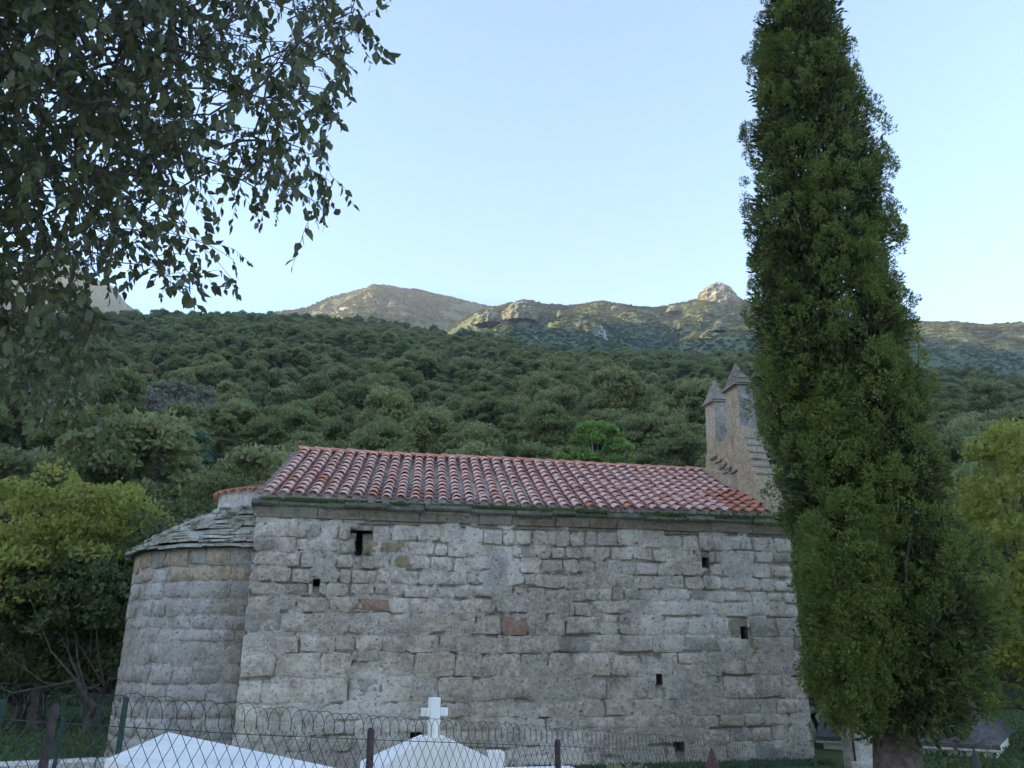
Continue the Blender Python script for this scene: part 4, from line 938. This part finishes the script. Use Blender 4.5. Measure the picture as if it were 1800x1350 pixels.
# ---------------------------------------------------------------- overhanging hackberry, trunk outside the frame on the left
POLY = [(-260, -260), (560, -260), (668, -60), (645, 30), (620, 120), (600, 200), (590, 240), (555, 250), (575, 290), (600, 325), (570, 375), (500, 365), (450, 350), (380, 330), (345, 330), (350, 390), (430, 455), (432, 500), (385, 545), (310, 535), (262, 510), (215, 455), (165, 470), (150, 540), (190, 625), (195, 680), (165, 715), (110, 755), (60, 760), (30, 715), (-30, 720), (-260, 740)]
def inside(x, y):
    c = False; j = len(POLY) - 1
    for i in range(len(POLY)):
        xi, yi = POLY[i]; xj, yj = POLY[j]
        if (yi > y) != (yj > y) and x < (xj - xi) * (y - yi) / (yj - yi) + xi: c = not c
        j = i
    return c
gaps = [(150, 268, 48, 16), (205, 470, 40, 14), (60, 75, 25, 10), (410, 120, 30, 12), (330, 300, 34, 14), (95, 380, 30, 12), (470, 60, 24, 12)]
rf = random.Random(21); tw = []
while len(tw) < 2700:
    x, y = rf.uniform(-260, 690), rf.uniform(-260, 720)
    if not inside(x, y + 14) or not inside(x, y): continue
    if any(((x - a) / c) ** 2 + ((y + 12 - b) / d_) ** 2 < 1 for a, b, c, d_ in gaps): continue
    dens_ = 1.0 if x < 330 else (.62 if x < 480 else .46)
    if y > 330 and x > 160: dens_ *= .55
    if 150 < y and 300 < x < 420: dens_ *= .8
    if y > 480 and x < 160: dens_ *= .6
    if rf.random() > dens_: continue
    D = rf.uniform(4.2, 8.0) if rf.random() > .05 else rf.uniform(2.3, 3.4)
    if D < 3.5 and not inside(x + 40, y + 60): continue
    d = ray(x, y); tw.append(tuple(CAM + d * D))
TB = np.array([-5.6, 3.6, 0.]); root = np.array([-4.9, 3.9, 4.4])
tree = empty('hackberry_tree', tuple(TB)); tag(tree, 'dark leafy tree whose drooping branches overhang the upper left corner', 'tree')
nodes = [root, np.array([-4.3, 4.3, 5.2]), np.array([-3.9, 4.0, 4.0]), np.array([-3.6, 4.6, 3.6])]; par = [-1, 0, 0, 2]
W3 = np.array(tw); order = np.argsort(np.linalg.norm(W3 - root, axis=1)); skip_ = set()
for i in order:
    p = W3[i]; A = np.array(nodes)
    if len(nodes) > 60 and np.linalg.norm(A - p, axis=1).min() > .55: skip_.add(int(i)); continue
    cost = np.linalg.norm(A - p, axis=1) + .28 * np.linalg.norm(A - root, axis=1); j = int(np.argmin(cost)); nodes.append(p); par.append(j)
cnt_ = np.ones(len(nodes))
for i in range(len(nodes) - 1, 0, -1): cnt_[par[i]] += cnt_[i]
mb = MB(); nd = [Vector(n_ - TB) for n_ in nodes]
for i in range(1, len(nodes)):
    a, b = nd[par[i]], nd[i]; ra, rb = .0013 * cnt_[par[i]] ** .5 + .001, .0013 * cnt_[i] ** .5 + .0008; m_ = a.lerp(b, .5) + Vector((0, 0, .06 * (b - a).length)); mb.tube([a, m_, b], [min(ra, rb * 1.5), (rb * 1.2), rb], 4, False)
twg = MB(); LP = []; LD = []; LN = []; LS = []
for ti, p in enumerate(tw):
    if ti in skip_: continue
    p = Vector(p); dirn = Vector((rf.uniform(-.5, .75), rf.uniform(-.6, .6), rf.uniform(-.75, .05))).normalized(); ln = rf.uniform(.16, .36); q = p + dirn * ln * .5 + Vector((0, 0, .02)); e = p + dirn * ln + Vector((0, 0, -.04))
    twg.tube([p - Vector(TB), q - Vector(TB), e - Vector(TB)], [.0022, .0016, .0009], 3, False); nl_ = rf.randint(8, 13)
    for k in range(nl_):
        u = (k + .6) / nl_; a = p.lerp(q, u * 2) if u < .5 else q.lerp(e, u * 2 - 1); side = 1 if k % 2 else -1
        sd_ = dirn.cross(Vector((rf.uniform(-1, 1), rf.uniform(-1, 1), rf.uniform(-.3, .3)))).normalized()
        ld = (dirn * .35 + sd_ * side * .55 + Vector((rf.uniform(-.3, .3), rf.uniform(-.3, .3), -.6 + rf.uniform(-.4, .4)))).normalized(); LP.append(a); LD.append(ld); LN.append(ld.cross(Vector((rf.uniform(-1, 1), rf.uniform(-1, 1), rf.uniform(-1, 1)))).normalized()); LS.append(rf.uniform(.038, .088))
mb.build('branches', M['bark'], tree); twg.build('twigs', M['bark'], tree)
mb = MB(); mb.tube([(0, 0, -.2), (.05, 0, .5), (.15, .05, 2), (.4, .2, 3.6), tuple(root - TB)], [.34, .25, .21, .17, .11], 12)
for k in (1, 2, 3): mb.tube([nd[par[k]], nd[k]], [.08, .045], 8)
mb.tube([tuple(root - TB), (.2, -.8, 5.6), (-.4, -1.2, 7)], [.1, .07, .03], 8); mb.build('trunk', M['bark'], tree, True)
lf = [(0, 0, 0), (.28, .28, .04), (.62, .215, .03), (1, 0, -.08), (.62, -.215, .03), (.28, -.28, .04), (.30, 0, 0), (.62, 0, -.01), (-.14, 0, .01)]
lfF = [(0, 6, 1), (0, 5, 6), (6, 7, 2, 1), (6, 5, 4, 7), (7, 3, 2), (7, 4, 3)]
lfv = np.array(lf[:8]); lm = mesh('leaf', lf[:8], lfF, M['lf_celtis'])
key = sorted(range(len(LP)), key=lambda i: -LS[i] / (LP[i] - Vector(CAM)).length); big = []
for i in key:
    px, py = proj(LP[i])
    if 0 < px < 1800 and 0 < py < 1350: big.append(i)
    if len(big) >= 300: break
bs = set(big)
def lframe(i):
    x = LD[i]; y = LN[i]; z = x.cross(y).normalized(); m = Matrix((x, y, z)).transposed() * LS[i]; m = m.to_4x4(); m.translation = LP[i] - Vector(TB); return m
for i in big: o = obj('leaf', lm, tree); o.matrix_local = lframe(i)
AV = []; AFc = []
for i in range(len(LP)):
    if i in bs: continue
    m = np.array(lframe(i)); b = len(AV); AV += [tuple(v) for v in (lfv @ m[:3, :3].T + m[:3, 3])]; AFc += [tuple(b + k for k in f) for f in lfF]
fo = build('foliage', AV, AFc, M['lf_celtis'], tree); fo['kind'] = 'stuff'

# ---------------------------------------------------------------- evening haze in the air
hm = bpy.data.materials.new('evening_haze'); hm.use_nodes = True; t_ = hm.node_tree; t_.nodes.remove(t_.nodes['Principled BSDF'])
pv_ = t_.nodes.new('ShaderNodeVolumePrincipled'); pv_.inputs['Color'].default_value = (.96, .93, 1, 1); pv_.inputs['Density'].default_value = .00016; pv_.inputs['Anisotropy'].default_value = .0
t_.links.new(pv_.outputs[0], t_.nodes['Material Output'].inputs['Volume'])
mb = MB(); mb.box(-4300, 4300, -4300, 4300, -50, 1010); hz_ = mb.build('haze', hm); tag(hz_, kind='stuff', label='thin blue evening haze in the valley air', cat='haze')
